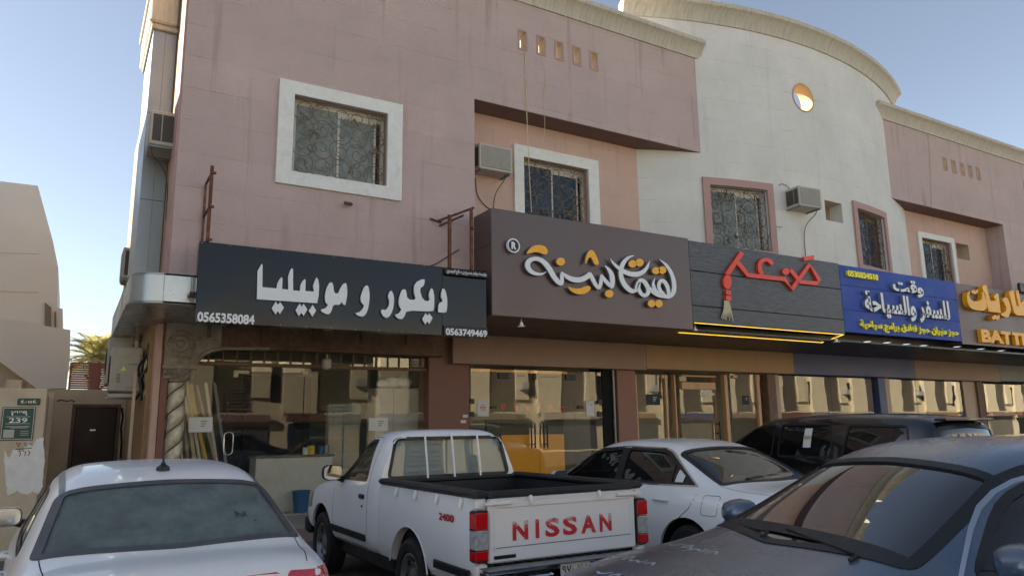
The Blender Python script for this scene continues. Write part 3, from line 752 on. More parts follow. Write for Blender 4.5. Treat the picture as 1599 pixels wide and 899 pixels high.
mb.add(V, [[i*na+k, i*na+(k+1) % na, (i+1)*na+(k+1) % na, (i+1)*na+k] for i in range(nz) for k in range(na)])
mb.build('twisted_column', 'colgold', B, smooth=60)
for q in (0, pi):
    MB().tube([(cxp+.122*cos(z*2*pi/.62+q), ccy+.122*sin(z*2*pi/.62+q), z) for z in [ZP+.21+(H_-.02)*i/90 for i in range(91)]], .017, 6).build('groove_shade', 'beam', B, smooth=60)  # dark tube laid in each groove, painted shade for its depth
MB().cbox((cxp-.2, ccy-.2, ZP-.02), (cxp+.2, ccy+.2, ZP+.2), .02).build('column_base', 'plaster_dark', B)
MB().cbox((P3(236, 640).x, YB+.03, ZP-.02), (P3(247, 640).x, YB+.4, 3.39), .01).build('corner_pilaster', 'peach', B)
MB().cbox((P3(247.3, 640).x, YB+.05, ZP-.02), (P3(260, 640).x, YB+.4, 3.39), .01).build('corner_pilaster', 'maroon', B)
# transom and frame
zr = at(500, 572.5, YG).z; xg0 = at(286, 640, YG).x; xg1 = at(665, 640, YG).x
mb = MB(); mb.cbox((xg0, YG-.05, zr-.03), (xg1+.03, YG+.02, zr+.03), .006); mb.cbox((xg1-.01, YG-.05, ZP), (xg1+.05, YG+.02, zr-.031), .006)
fr = mb.build('shop_window_frame', 'rustframe', B)
nb = 19; bar = MB().box((-.012, -.02, 0), (.012, .02, 3.1-zr)).mesh('transom_bar', 'rustframe')
for k in range(nb):
    o = add_obj('transom_bar', bar, B); o.location = (xg0+(xg1-xg0)*(k+.5)/nb, YG-.01, zr+.031)
MB().box((xg0, YG, zr+.031), (xg1, YG+.006, 3.3)).build('transom_pane', 'shopglass', B)
MB().box((xg0, YG+.3, zr+.02), (xg1, YG+.33, 3.44)).build('transom_board', 'innerdark', B)
def pane(x0, x1, z0, z1, Y=YG, mt='shopglass', name='shop_window_pane'):
    mb = MB(); mb.add([(x0, Y, z0), (x1, Y, z0), (x1, Y, z1), (x0, Y, z1)], [[0, 1, 2, 3]]); mb.box((x0, Y+.0005, z0), (x0+.004, Y+.01, z1)); mb.box((x1-.004, Y+.0005, z0), (x1, Y+.01, z1)); return mb.build(name, mt, B)
xd0, xd1 = at(371, 640, YG).x, at(474, 640, YG).x
pane(xg0, xd0-.006, ZP+.01, zr-.031, mt='clearglass'); pane(xd1+.006, xg1-.011, ZP+.01, zr-.031, mt='clearglass')
pane(xd0+.01, xd1-.01, ZP+.02, zr-.13, YG+.02, 'clearglass', 'glass_door')
pane(xd0, xd1, zr-.12, zr-.031)
mb = MB(); a = at(366, 578, YG-.03); b = at(389, 583, YG-.03); mb.box((a.x, YG-.03, b.z), (b.x, YG+.03, a.z)); c = at(372, 588.5, YG-.03); mb.box((a.x, YG-.03, c.z), (c.x, YG+.03, b.z-.001))
a = at(472, 579.5, YG-.03); b = at(481, 584.5, YG-.03); mb.box((a.x, YG-.03, b.z), (b.x, YG+.03, a.z)); mb.build('door_patch_fitting', 'cream', B)
hc = at(356.5, 692, YG-.06); mb = MB(); pth = [Vector((hc.x+.075*cos(t)*(1), YG-.06, hc.z+ (.12 if sin(t) > 0 else -.12)+.07*sin(t))) for t in [2*pi*k/20 for k in range(20)]]
mb.tube(pth, .011, 8, closed=True); mb.tube([(hc.x+.07, YG-.06, hc.z+.1), (hc.x+.07, YG, hc.z+.1)], .01, 6); mb.tube([(hc.x+.07, YG-.06, hc.z-.1), (hc.x+.07, YG, hc.z-.1)], .01, 6)
mb.build('door_handle', 'chrome', B, smooth=50)
# shop 2: frameless glass front with black fittings
x2 = [at(p, 640, YG).x for p in (735, 782, 841.5, 897.5, 940)]; z2 = at(840, 578, YG).z
for k in range(4): pane(x2[k]+.005, x2[k+1]-.005, ZP+.01, z2 if k in (0, 3) else z2-.14, name='shop_window_pane' if k in (0, 3) else 'glass_door')
pane(x2[1]+.005, x2[3]-.005, z2-.13, z2)
def px_box(mb, a, b, c, d, Y, t): P, Q = at(a, b, Y), at(c, d, Y); mb.cbox((min(P.x, Q.x), Y, min(P.z, Q.z)), (max(P.x, Q.x), Y+t, max(P.z, Q.z)), .004)
for (x, y, ww, hh) in ((786.7, 586, 8, 5), (835.6, 587.5, 2.3, 5), (891.6, 589, 7.7, 4.5), (737.6, 626, 3.5, 4), (737.4, 646.5, 3.5, 4), (771, 636, 5, 2.3), (907, 635.5, 4.5, 2.3), (937.5, 627, 3.6, 4), (937.5, 646, 3.6, 4)):
    mb = MB(); px_box(mb, x-ww, y-hh, x+ww, y+hh, YG-.03, .06); mb.build('glass_fitting', 'black', B)
mb = MB()
for x in (830, 835.6, 849.5, 854.8):
    X = at(x, 680, YG-.07).x; mb.tube([(X, YG-.07, at(x, 660, YG-.07).z), (X, YG-.07, at(x, 699, YG-.07).z)], .017, 8)
for (xa, xb) in ((830, 835.6), (849.5, 854.8)):
    for y in (666, 693): mb.tube([at(xa, y, YG-.07), at(xb, y, YG-.07)], .014, 6)
mb.build('door_handle', 'black', B, smooth=50)
mb = MB(); px_box(mb, 783, 679, 884, 790, YG+.05, .03); mb.build('yellow_panel', 'yellowpanel', B)
mb = MB(); px_box(mb, 735, 575, 886, 584, YG+.05, .03); mb.build('header_panel', 'yellowpanel', B)
mb = MB(); px_box(mb, 760, 655, 880, 679, YG+1.6, .1); mb.build('display_case', 'innerdark', B)
# shop 3: oak frame
def oak(a, b, c, d, Y=YG-.06, t=.12, mt='woodframe', nm='timber_frame'):
    mb = MB(); px_box(mb, a, b, c, d, Y, t); return mb.build(nm, mt, B)
oak(994, 577, 1202, 584.5); 
for (a, b) in ((994, 997.5), (1038, 1051.5), (1052.2, 1066), (1116, 1130), (1130.6, 1150), (1181, 1201.5)): oak(a, 585, b, 800)
oak(1064.7, 596, 1117.8, 608); oak(1064.7, 585, 1117.8, 589)
oak(1033, 585, 1042.8, 590.5, YG-.05); oak(1038, 590.8, 1042.8, 596, YG-.05); oak(1144.3, 585, 1152, 590, YG-.05); oak(1180, 585, 1186.8, 594, YG-.05)
pane(at(997, 640, YG).x, at(1044, 640, YG).x, ZP, at(1000, 584, YG).z); pane(at(1063, 640, YG).x, at(1119, 640, YG).x, ZP, at(1090, 607, YG).z, name='glass_door'); pane(at(1143, 640, YG).x, at(1188, 640, YG).x, ZP, at(1160, 584, YG).z)
mb = MB(); mb.tube([at(1123.5, 657, YG-.12), Vector((at(1123.5, 657, YG-.12).x, YG-.12, .9))], .02, 8)
for y in (662, 676): q = at(1123.5, y, YG-.12); mb.tube([q, q+Vector((0, .1, 0))], .015, 6)
mb.build('door_handle', 'black', B, smooth=50)
oak(1061, 587.5, 1072, 595, YG-.09, .03, 'cream', 'door_closer'); 
mb = MB(); px_box(mb, 1010, 570.5, 1215, 576.5, YG-.2, .15); mb.build('shutter_slot', 'dark', B)
mb = MB(); px_box(mb, 1216, 578.5, 1387, 583, YG-.2, .16); mb.build('shutter_slot', 'black', B)
mb = MB(); px_box(mb, 1391, 585, 1536, 590, YG-.2, .16); mb.build('shutter_slot', 'black', B)
# shops 4, 5, 6
def posts(lst, mt, y0=584):
    for a, b in lst: oak(a, y0, b, 820, YG-.05, .1, mt, 'window_post')
posts(((1215.5, 1219), (1387.5, 1391.5)), 'beigeframe'); posts(((1529, 1531),), 'beigeframe', 590)
for a, b in ((1219, 1300), (1300.5, 1375), (1392, 1433), (1433.5, 1528), (1541, 1600), (1601, 1640)):
    pane(at(a, 640, YG).x+.003, at(b, 640, YG).x-.003, ZP, at((a+b)/2, 583 if b < 1390 else 591 if b < 1540 else 600, YG).z)
oak(1541, 596, 1640, 599, YG-.04, .08, 'steel', 'window_post')
settle(B)
# ------------------------------------------------------------ signs
# black sheet sign
t = thing('shop_sign', 'long black sign with white Arabic lettering and two phone numbers above the corner shop', 'sign')
a, b, c, d = at(312, 378, YS), at(303, 503, YS), at(761, 423, YS), at(760, 527, YS)
bx0, bx1, bz0, bz1 = (a.x+b.x)/2, (c.x+d.x)/2-.01, (b.z+d.z)/2, (a.z+c.z)/2
MB().cbox((bx0, YS, bz0), (bx1, YS+.16, bz1), .006).build('sign_board', 'signblack', t)
mb = MB()
for k in range(13):
    for z in (bz0+.02, bz1-.02): mb.lathe([(.008, -.003), (.0, -.004)], (bx0+.03+(bx1-bx0-.06)*k/12, YS, z), 'y', 6)
mb.build('rivets', 'steel', t)['kind'] = 'stuff'
mb = MB(); mb.box((at(690, 500, YS).x, YS-.003, bz0+.005), (at(690, 500, YS).x+.006, YS, bz1-.005)); mb.build('sheet_joint', 'dark', t)
c2, c3 = crop(390, 400, 8.988), crop(540, 420, 8.988); L = ['lettergrey', 'letteredge']; DP = .045
def let(polys, tr): poly_letter('letter', polys, tr, YS, DP, L, t)
rd = lambda p: chaikin(p, 1)
let([[(100,215),(155,118),(170,125),(168,440),(365,458),(375,395),(405,335),(435,300),(450,320),(443,465),(528,475),(528,290),(552,215),(578,175),(596,190),(598,485),(692,492),(700,410),(730,355),(762,325),(773,345),(768,495),(890,502),(875,425),(900,350),(925,302),(950,335),(962,430),(955,560),(935,665),(90,610)]], c2)
for D_, tr in (([(297,738),(355,642),(385,690),(415,648),(470,725),(412,818),(385,775),(350,822)], c2), ([(630,760),(690,668),(715,710),(745,672),(795,752),(745,842),(715,798),(675,845)], c2), ([(815,770),(872,685),(918,768),(868,855)], c2), ([(1055,705),(1105,622),(1130,660),(1155,625),(1203,690),(1155,775),(1130,738),(1100,782)], c3)):
    let([D_], tr)
let([rd([(1048,640),(1040,560),(1065,450),(1100,385),(1135,368),(1158,395),(1170,525),(1230,528),(1250,470),(1290,400),(1330,378),(1348,400),(1358,520),(1340,640),(1328,690),(1300,688),(1275,640),(1255,690),(1158,682),(1140,760),(1110,815),(1065,820),(990,780),(985,750),(1050,738),(1090,685),(1058,668)])], c2)
let([rd([(190,420),(200,370),(240,260),(280,230),(305,255),(322,350),(315,480),(290,600),(240,675),(170,665),(120,635),(130,618),(190,605),(250,520),(205,480)])], c3)
let([rd([(575,390),(595,330),(622,305),(645,335),(665,410),(655,540),(620,640),(570,695),(510,670),(478,610),(485,575),(510,570),(540,585),(580,540),(600,470)])], c3)
let([rd([(722,470),(740,380),(770,300),(810,285),(835,310),(848,432),(975,440),(935,330),(950,200),(1095,128),(1085,240),(1015,280),(1070,450),(1165,455),(1143,375),(1165,300),(1190,268),(1215,310),(1228,420),(1222,560),(1205,605),(835,585),(815,660),(770,715),(700,690),(670,645),(720,635),(770,575),(738,540)])], c3)
let([rd([(1278,600),(1285,480),(1350,460),(1312,390),(1335,290),(1355,275),(1385,310),(1410,430),(1405,560),(1395,620),(1278,612)])], c3)
def numtext(par, s, l, top, r, bot, Y, mats, depth, bold, arabic=False, name='letter'):
    P, Q = at(l[0], l[1], Y), at(r[0], r[1], Y); T_ = at(top[0], top[1], Y)
    return text_on(name, s, P.x, Q.x, P.z, T_.z, Y, mats, par, depth, bold, arabic)
numtext(t, '0565358084', (307.5, 502), (308, 486), (397, 505), 0, YS-.001, ['lettergrey'], .006, .035, name='phone_number')
xq0, xq1 = at(692, 520, YS).x, bx1+.008; zq0, zq1 = at(692, 526, YS).z, at(692, 508, YS).z
MB().cbox((xq0, YS-.03, bz0-.004), (xq1, YS-.001, zq1), .004).build('number_plate', 'black', t)
text_on('phone_number', '0563749469', xq0+.03, xq1-.02, zq0+.03, zq1-.04, YS-.031, ['lettergrey'], t, .006, .035)
xq0 = at(693, 430, YS).x; zt = bz1-.012; z_b = zt-.125
MB().cbox((xq0, YS-.05, z_b), (xq1, YS-.001, zt), .02).build('name_plate', 'black', t)
text_on('letter', 'مؤسسة جواهر مصبيح بن صالح الدوسري', xq0+.03, xq1-.03, z_b+.02, zt-.02, YS-.051, ['lettergrey'], t, .005, .02, True)
settle(t)

# rusty brackets holding the black sign to the wall
def bracket(label, px, pytop, X, zt):
    t = thing('sign_bracket', label, 'bracket', group=None)
    mb = MB(); w = .045
    mb.box((X, YS+.05, bz1-.9), (X+w, YS+.05+w, zt)); mb.build('upright', 'rust', t)
    mb = MB(); mb.box((X+.01, YF-.04, bz1-.2), (X+.04, YF-.003, zt-.12)); mb.build('wall_rail', 'rust', t)
    mb = MB()
    for z in (zt-.12, zt-.62, zt-1.1):
        if z > bz1: MB().box((X+.012, YS+.096, z), (X+.04, YF-.041, z+.03)).build('strut', 'rust', t); MB().box((X-.0, YS+.01, z-.01), (X+w+.03, YS+.049, z+.02)).build('bolt_plate', 'rust', t)
    return settle(t)
bracket('tall rusty bracket above the left end of the black sign', 0, 0, at(327, 330, YS+.05).x-.02, at(329, 258, YS+.05).z)
t = thing('sign_bracket', 'rusty welded frame between the black sign and the brown sign box', 'bracket')
Xa, Xb = at(707, 350, YS+.05).x, at(735, 340, YS+.05).x; zt = at(741, 326, YS).z
mb = MB(); mb.box((Xb, YS+.05, bz1-.5), (Xb+.045, YS+.095, zt+.03)); mb.box((Xa, YS+.2, bz1-.5), (Xa+.05, YS+.25, zt-.1)); mb.build('upright', 'rust', t)
mb = MB(); mb.tube([(Xa-.02, YF-.03, zt-.12), (Xb+.06, YS+.04, zt+.03)], .022, 5); mb.tube([(Xa+.02, YF-.03, zt-.2), (Xb-.06, YS+.2, zt-.08)], .02, 5); mb.tube([(Xa-.16, YF-.03, zt-.09), (Xa+.06, YF-.03, zt-.13)], .018, 5); mb.box((Xb+.0, YS+.01, zt-.35), (Xb+.08, YS+.049, zt-.32)); mb.build('strut', 'rust', t)['kind'] = 'stuff'; settle(t)

# brown sign box with calligraphy
t = thing('shop_sign', 'large brown sign box with white and orange calligraphy and a round registered mark', 'sign')
a, b, c, d = at(767, 323, YS), at(766, 493, YS), at(1075, 373, YS), at(1083, 514.5, YS)
sx0, sx1, sz0, sz1 = a.x, (c.x+d.x)/2, (b.z+d.z)/2, (a.z+c.z)/2
MB().cbox((sx0, YS, sz0), (sx1, YS+1.18, sz1), .012).build('sign_box', 'signbrown', t)
mb = MB(); 
for z in (sz0+.62, sz0+1.25): mb.box((sx0-.002, YS+.02, z), (sx0, YS+1.17, z+.008))
mb.build('sheet_joint', 'dark', t)
c4, c5 = crop(780, 360, 7.493), crop(910, 380, 8.173); GP = .035; DP = .05
def sl(st, tr, m_='lettergrey'): stroke_letter('letter', st, tr, YS, DP, [m_, 'letteredge'], t, gap=GP)
def pl(P, tr, m_='orange', sm=2): poly_letter('letter', [chaikin(p, sm) for p in P], tr, YS, DP, [m_, 'letteredge'], t, gap=GP)
pl([[(285,288),(305,245),(345,200),(400,180),(460,180),(510,200),(540,245),(525,290),(490,293),(440,268),(380,262),(330,275)]], c4)
sl([[(518,490,6),(480,515,22),(420,522,32),(350,500,46),(300,445,58),(300,380,60),(350,342,48),(420,338,46),(490,375,56),(550,450,60),(610,555,58),(660,615,54),(695,640,36)],
    [(688,643,46),(702,590,50),(696,530,36),(694,490,10)], [(696,496,14),(730,530,40),(800,575,58),(880,590,62),(960,572,62),(1035,515,56)]], c4)
sl([[(48,392,52),(90,460,52),(130,540,48),(172,588,34)], [(168,590,40),(192,540,46),(200,470,44),(200,405,16)], [(200,412,26),(240,470,46),(290,530,52),(345,575,34)], [(335,575,40),(345,500,66),(335,410,60),(295,340,42),(245,296,8)]], c5)
pl([[(765,660),(830,685),(910,685),(970,660),(1015,650),(1040,675),(1020,715),(970,748),(900,757),(830,735),(790,700)]], c4)
pl([circ(685, 373, 52, 48, 14)], c4, sm=1)
pl([[(-6,284),(-2,215),(25,130),(70,88),(108,110),(145,180),(178,272),(150,290),(115,282),(95,235),(68,180),(45,195),(15,250)]], c5)
for q in ((302, 650, 54, 50), (600, 272, 52, 48), (690, 255, 52, 50), (898, 358, 52, 46), (980, 350, 50, 50), (842, 775, 48, 48), (935, 775, 48, 50)): pl([circ(*q, 14)], c5, sm=1)
sl([[(315,203,4),(350,260,26),(410,315,42),(480,365,52),(560,400,60),(650,408,64),(730,380,56),(785,320,38),(820,228,4)],
    [(622,166,4),(560,180,28),(495,235,50),(455,315,56),(447,400,56),(468,490,60),(520,570,62),(590,622,60),(650,612,36)],
    [(640,622,36),(652,550,40),(680,490,46),(715,470,44),(765,515,56),(805,590,56),(795,655,50),(745,680,44),(698,640,50),(672,580,40),(690,510,26)],
    [(800,570,40),(860,630,50),(930,672,50),(1000,680,52),(1070,690,50),(1120,640,58),(1130,560,56),(1118,460,52),(1080,360,44),(1020,275,34),(935,213,4)],
    [(930,650,30),(880,600,48),(855,530,40),(882,448,5)], [(1058,668,40),(1048,570,50),(1005,495,50),(955,480,46),(925,540,46),(945,615,46),(1000,660,40)]], c5)
# registered mark
q = at(780+138/7.493, 360+187/7.493, YS); mb = MB(); mb.cur = 0
mb.lathe([(.128, -.035), (.128, -.085), (.105, -.085), (.105, -.075), (.0, -.075)], (q.x, YS, q.z), 'y', 32); rg = mb.build('round_mark', 'lettergrey', t, smooth=40)
MB().lathe([(.104, -.0765), (.104, -.078), (0, -.078)], (q.x, YS, q.z), 'y', 32).build('mark_disc', 'black', rg)
text_on('letter', 'R', q.x-.045, q.x+.05, q.z-.065, q.z+.065, YS-.0785, ['lettergrey'], rg, .008, .05)
settle(t)

# dark plank sign with red lettering and a cream tassel
t = thing('shop_sign', 'dark wooden plank sign with red-orange line lettering ending in a cream tassel', 'sign')
wx0, wx1 = sx1+.004, at(1315, 470, YS).x; wz1 = at(1200, 393, YS).z; wz0 = at(1200, 512.5, YS).z
wz1 = sz1-.03
e = [wz0, at(1088, 477, YS).z, at(1081, 422, YS).z, wz1]
for k in range(3): MB().cbox((wx0, YS+.005, e[k]+.008), (wx1, YS+.05, e[k+1]-.008), .004).build('plank', 'plank', t)
MB().box((wx0+.01, YS+.052, wz0+.01), (wx1-.01, YS+.42, wz1-.01)).build('sign_box', 'black', t)
c6 = crop(1110, 385, 7.194); DP = .06; RM = ['redletter', 'redletter']
def rl(st, n=0): stroke_letter('letter', st, c6, YS+.005, DP, RM, t, gap=.0, n=n)
rl([[(330,72,50),(160,322,50)], [(282,185,46),(395,325,46),(810,372,46),(888,482,46),(1085,208,46),(1195,378,44),(1165,418,46),(955,398,40)], [(868,262,40),(975,390,40)]])
rl([[(552,318,40),(525,260,44),(528,190,44),(575,148,42),(630,155,42),(672,205,44)]], 2)
rl([[(1022,142,44),(1137,124,44)]])
poly_letter('letter', [circ(820, 285, 38, 38, 16)], c6, YS+.005, DP, RM, t)
poly_letter('tassel_head', [circ(165, 400, 46, 82, 16), [(140,495),(200,500),(205,545),(150,540)], [(150,550),(205,555),(208,612),(145,600)]], c6, YS+.005, DP, RM, t)
mb = MB(); rnd = random.Random(3)
for k in range(11):
    u = k/10; p0 = at(*c6(155+45*u, 605), YS-.03); p1 = at(*c6(150+70*u, 700), YS-.04); p2 = at(*c6(118+135*u, 800+rnd.uniform(-10, 40)), YS-.03)
    mb.tube([p0, p1, p2], [.012, .016, .008], 5)
mb.build('tassel', 'cream', t, smooth=50); settle(t)

# warm LED line round the underside of the plank sign
t = thing('led_strip', 'glowing yellow LED line along the underside of the plank sign', 'light strip')
mb = MB(); z = wz0-.004; yb = YS+1.5
yb = YS+.46; MB().box((wx0+.05, YS+.015, z-.003), (wx1-.03, YS+.03, z+.003)).build('strip', 'led', t); MB().box((wx0-.25, yb, 3.490), (wx1-.32, yb+.012, 3.496)).build('strip', 'led', t); MB().tube([(wx1-.31, yb, 3.48), (wx1-.04, YS+.04, z-.002)], .006, 4).build('strip', 'led', t); settle(t)

# blue sign
t = thing('shop_sign', 'blue sign with white and yellow Arabic lettering and a yellow phone number', 'sign')
ux0, ux1 = wx1+.004, at(1497, 490, YS).x; uz1 = wz1-.03; uz0 = at(1321, 518, YS).z
zz = [uz0, uz0+.53, uz0+1.12, uz1]
for k in range(3):
    for (xa, xb) in ((ux0, ux0+.0), ) if False else ((ux0, ux1),): MB().cbox((xa, YS, zz[k]+.003), (xb, YS+.05, zz[k+1]-.003), .003).build('panel', 'signblue', t)
MB().box((ux0+.01, YS+.051, uz0+.01), (ux1-.01, YS+.42, uz1-.01)).build('sign_box', 'navyband', t)
c7 = crop(1310, 410, 6.914)
def bt(s, x0, x1, ytl, ybl, mats, depth, bold, ar=True):
    xm = (x0+x1)/2; P = at(*c7(x0, ybl), YS); Q = at(*c7(x1, ybl), YS); Tt = at(*c7(x0, ytl), YS)
    return text_on('letter', s, P.x, Q.x, P.z, Tt.z, YS, mats, t, depth, bold, ar)
W_ = ['lettergrey', 'letteredge']; Y_ = ['yellow', 'yellow']
bt('0530834518', 75, 400, 85, 152, Y_, .06, .045, False)
bt('وقت', 560, 885, 172, 345, W_, .08, .04)
bt('للسفر والسياحة', 262, 1170, 305, 590, W_, .08, .035)
bt('حجز طيران حجز فنادق برامج سياحية', 222, 1272, 615, 735, Y_, .05, .04)
settle(t)

# brown battery sign
t = thing('shop_sign', 'brown sign at the right with chunky amber Arabic letters over the word BATTERY', 'sign')
vx0, vx1 = ux1+.004, ux1+7.2; vz0 = at(1504, 537, YS).z; vz1 = uz1-.02
MB().cbox((vx0, YS, vz0), (vx1, YS+.5, vz1), .006).build('sign_box', 'signbrown2', t)
c8 = crop(1490, 420, 6.42); DP = .13; O_ = ['orange', 'orange']
def ol(P): poly_letter('letter', P, c8, YS, DP, O_, t)
ol([rd([(85,240),(110,232),(100,290),(140,330),(200,330),(238,300),(228,240),(256,235),(270,300),(282,428),(140,415),(95,370),(78,300)])])
ol([[(120,238),(143,212),(163,232),(185,208),(195,236),(165,258),(140,252)]])
ol([[(232,180),(272,163),(315,325),(372,322),(350,285),(372,250),(395,255),(420,445),(300,432)]])
ol([[(325,490),(362,462),(380,482),(400,462),(412,492),(385,518),(368,502),(345,518)]])
ol([rd([(430,315),(475,278),(510,350),(522,430),(490,495),(440,482),(412,450),(462,440),(478,400),(455,345)])])
ol([[(500,240),(545,213),(575,372),(602,382),(568,230),(595,218),(622,352),(655,308),(700,308),(745,345),(745,478),(580,468),(552,440)]])
ol([[(770,480),(770,340),(800,300),(830,310),(850,480),(900,482),(890,300),(930,290),(950,490)]])
P = at(*c8(245, 735), YS); Q = at(*c8(700, 772), YS); Tt = at(*c8(245, 605), YS)
wl = (Q.x-P.x)/4.55
text_on('letter', 'BATTERY', P.x, P.x+wl*7, P.z, Tt.z, YS, O_, t, .1, .05)
P = at(1588, 452, YS); MB().cbox((P.x, YS-.09, P.z-.1), (P.x+3.2, YS-.002, P.z+.2), .03).build('name_plate', 'black', t)
settle(t)

# recessed ceiling lights and little floodlights
def dl(px, py, on, lab):
    d = ray(px, py); p = Vector((0, 0, HC))+d*((3.494-HC)/d.z)
    o = MB().lathe([(.11, 3.4985), (.115, 3.490), (.09, 3.486), (.088, 3.492), (0, 3.492)], (p.x, p.y, 0), 'z', 20)
    t = thing('downlight', lab, 'ceiling light', (p.x, p.y, 3.49), group='round downlights in the dark underside')
    r_ = o.build('rim', 'alu', t, smooth=40); r_.location = (-p.x, -p.y, -3.49)
    l_ = MB().lathe([(.086, 3.4905), (0, 3.4904)], (p.x, p.y, 0), 'z', 20).build('lens', 'spot' if on else 'spotoff', t); l_.location = (-p.x, -p.y, -3.49)
for k, (x, y) in enumerate(((839, 505), (908, 516.5), (935, 511), (990, 521.5), (1020, 517))):
    dl(x, y, False, ['first', 'second', 'third', 'fourth', 'fifth'][k]+' unlit downlight from the left under the brown calligraphy sign')
for k, (x, y) in enumerate(((1354, 533), (1385, 534.5), (1415, 537), (1442, 539), (1494, 541), (1531, 544.5), (1563, 547))):
    dl(x, y, True, ['first', 'second', 'third', 'fourth', 'fifth', 'sixth', 'seventh'][k]+' lit downlight from the left under the blue and battery signs')
def flood(px, py, lab, s=1.):
    p = at(px, py, YS+.1); t = thing('floodlight', lab, 'floodlight', p)
    mb = MB(); mb.tube([(0, 0, 0), (0, 0, -.09*s)], .016*s, 6); mb.build('stem', 'acwhite', t)
    MB().lathe([(.02*s, -.09*s), (.045*s, -.13*s), (.05*s, -.2*s), (.0, -.205*s)], (0, 0, 0), 'z', 12).build('head', 'lettergrey', t, smooth=40)
    MB().lathe([(.1*s, -.195*s), (.1*s, -.21*s), (0, -.21*s)], (0, 0, 0), 'z', 16).build('reflector', 'lettergrey', t)
flood(814, 497, 'small white floodlight under the left end of the brown calligraphy sign', .7)
flood(1085, 507, 'small white lamp at the joint of the brown and plank signs', .6)
flood(1305, 523, 'small white lamp at the right end of the plank sign', .8)

# ------------------------------------------------------------ window air conditioners
def window_ac(lab, M4, w=.66, h=.43, d=.34, sides=True):
    """box with a finned face toward -y, back at y=0; M4 places it"""
    t = bpy.data.objects.new('air_conditioner', None); COL.objects.link(t); t.matrix_world = M4; tag(t, lab, 'air conditioner', 'window air conditioners')
    MB().cbox((-w/2, -d, 0), (w/2, 0.3, h), .012).build('casing', 'acwhite', t)
    mb = MB(); n = 34
    for k in range(n):
        x = -w/2+.05+(w-.1)*k/(n-1); mb.box((x-.004, -d-.008, .05), (x+.004, -d-.001, h-.05))
    mb.build('fins', 'acwhite', t)['kind'] = 'stuff'
    MB().box((-w/2+.04, -d-.003, .04), (w/2-.04, -d-.0005, h-.04)).build('coil', 'acgrille', t)
    for s in (-1, 1):
        mb = MB(); mb.box((s*(w/2+.001), -d+.04, .06), (s*(w/2+.004), -d+.16, h-.06)); mb.box((s*(w/2+.001), -d+.175, .06), (s*(w/2+.004), -.03, h-.06)); mb.build('side_louvre', 'acdark', t)
    MB().box((-w/2+.03, -d+.02, -.03), (-w/2+.06, .02, -.001)).build('mount_rail', 'steel', t); MB().box((w/2-.06, -d+.02, -.03), (w/2-.03, .02, -.001)).build('mount_rail', 'steel', t)
    MB().tube(chaikin([(w*.3, -d+.06, -.01), (w*.31, -d+.05, -.12), (w*.2, -.1, -.3), (w*.16, -.03, -.55), (w*.17, -.02, -1.1)], 2, False), .009, 6).build('drain_hose', 'acdark', t, smooth=60)
    MB().tube(chaikin([(-w*.3, -.02, h+.0), (-w*.34, -.03, h+.1), (-w*.6, -.015, h+.16), (-w*.75, -.012, h+.1)], 2, False), .007, 6).build('power_cable', 'black', t, smooth=60)
    return t
P = at(773, 262, YR-.36); window_ac('window air conditioner in the recess left of the framed window', Matrix.Translation((P.x+.02, YR-.003, P.z-.06)), w=.72, h=.5, d=.37)
s_, z_ = cyl_at(1250, 333); q = cyl(s_-.1, z_+.03, 0); window_ac('window air conditioner projecting from the white curved wall', Matrix.Translation(q) @ Matrix.Rotation((s_-.1)/CRr, 4, 'Z'), w=.7, h=.47, d=.42)
zz_ = at(245, 238, 12.3).z; window_ac('high air conditioner on the side wall beside the aluminium bay', Matrix.Translation((X0-.004, 12.27, zz_)) @ Matrix.Rotation(R(-90), 4, 'Z'), w=.66, h=.55, d=.36)
zz_ = at(200, 435, 15.6).z; window_ac('far low air conditioner behind the aluminium bay', Matrix.Translation((X0-.004, 15.9, zz_)) @ Matrix.Rotation(R(-90), 4, 'Z'), w=.66, h=.6, d=.42)
# cables dangling from the slots
def cable(lab, pts, r=.006):
    o = MB().tube(chaikin([tuple(p) for p in pts], 2, False), r, 5).build('cable', 'black' if 'black' in lab or 'wire' in lab else 'cream', None, smooth=60); return tag(o, lab, 'cable')
cable('thin pale cable hanging from the first wall slot past the recessed window', [at(820, 80, YF-.01), at(821, 120, YF-.02), at(823, 190, YF-.02), at(826, 260, YF-.02), at(830, 332, YF-.02)], .008)
cable('faint kinked cable hanging from the second wall slot', [at(846, 90, YF-.01), at(853, 120, YF-.012), at(848, 160, YF-.012), at(852, 200, YF-.012), at(846, 230, YF-.012)], .005)
cable('thin cable down the pink wall at the right', [at(1449, 210, YF-.01), at(1453, 260, YF-.012), at(1455, 325, YF-.012)], .008)
cable('black cable drooping along the top of the black sign', [Vector((bx0+.3, YF-.02, bz1+.03)), Vector((bx0+1.6, YF-.03, bz1-.03+.02)), Vector((bx0+2.8, YF-.02, bz1+.09)), Vector((bx1-.9, YF-.02, bz1+.02)), Vector((bx1-.2, YF-.02, bz1+.5))], .009)
cable('black cable from the sign top up to the recessed window', [Vector((sx0+.9, YR-.02, sz1-.1)), Vector((sx0+.85, YR-.02, sz1+.25)), Vector((sx0+.35, YR-.02, sz1+.5)), Vector((sx0+.3, YR-.02, sz1+.95))], .008)
cable('thin wire strung across the curved wall above the plank sign', [cyl(-3.4, wz1+.12, -.02), cyl(-2.2, wz1+.05, -.02), cyl(-1.9, wz1+.7, -.02), cyl(-1.6, wz1+.72, -.02)], .007)
q = at(547, 320, YF); t = thing('drain_spout', 'short rusty drain pipe below the large framed window', 'pipe', (q.x, YF, q.z)); MB().tube([(-.03, .02, .03), (-.0, -.05, .0), (-.14, -.16, -.03)], .028, 8).build('pipe', 'rust', t, smooth=50)

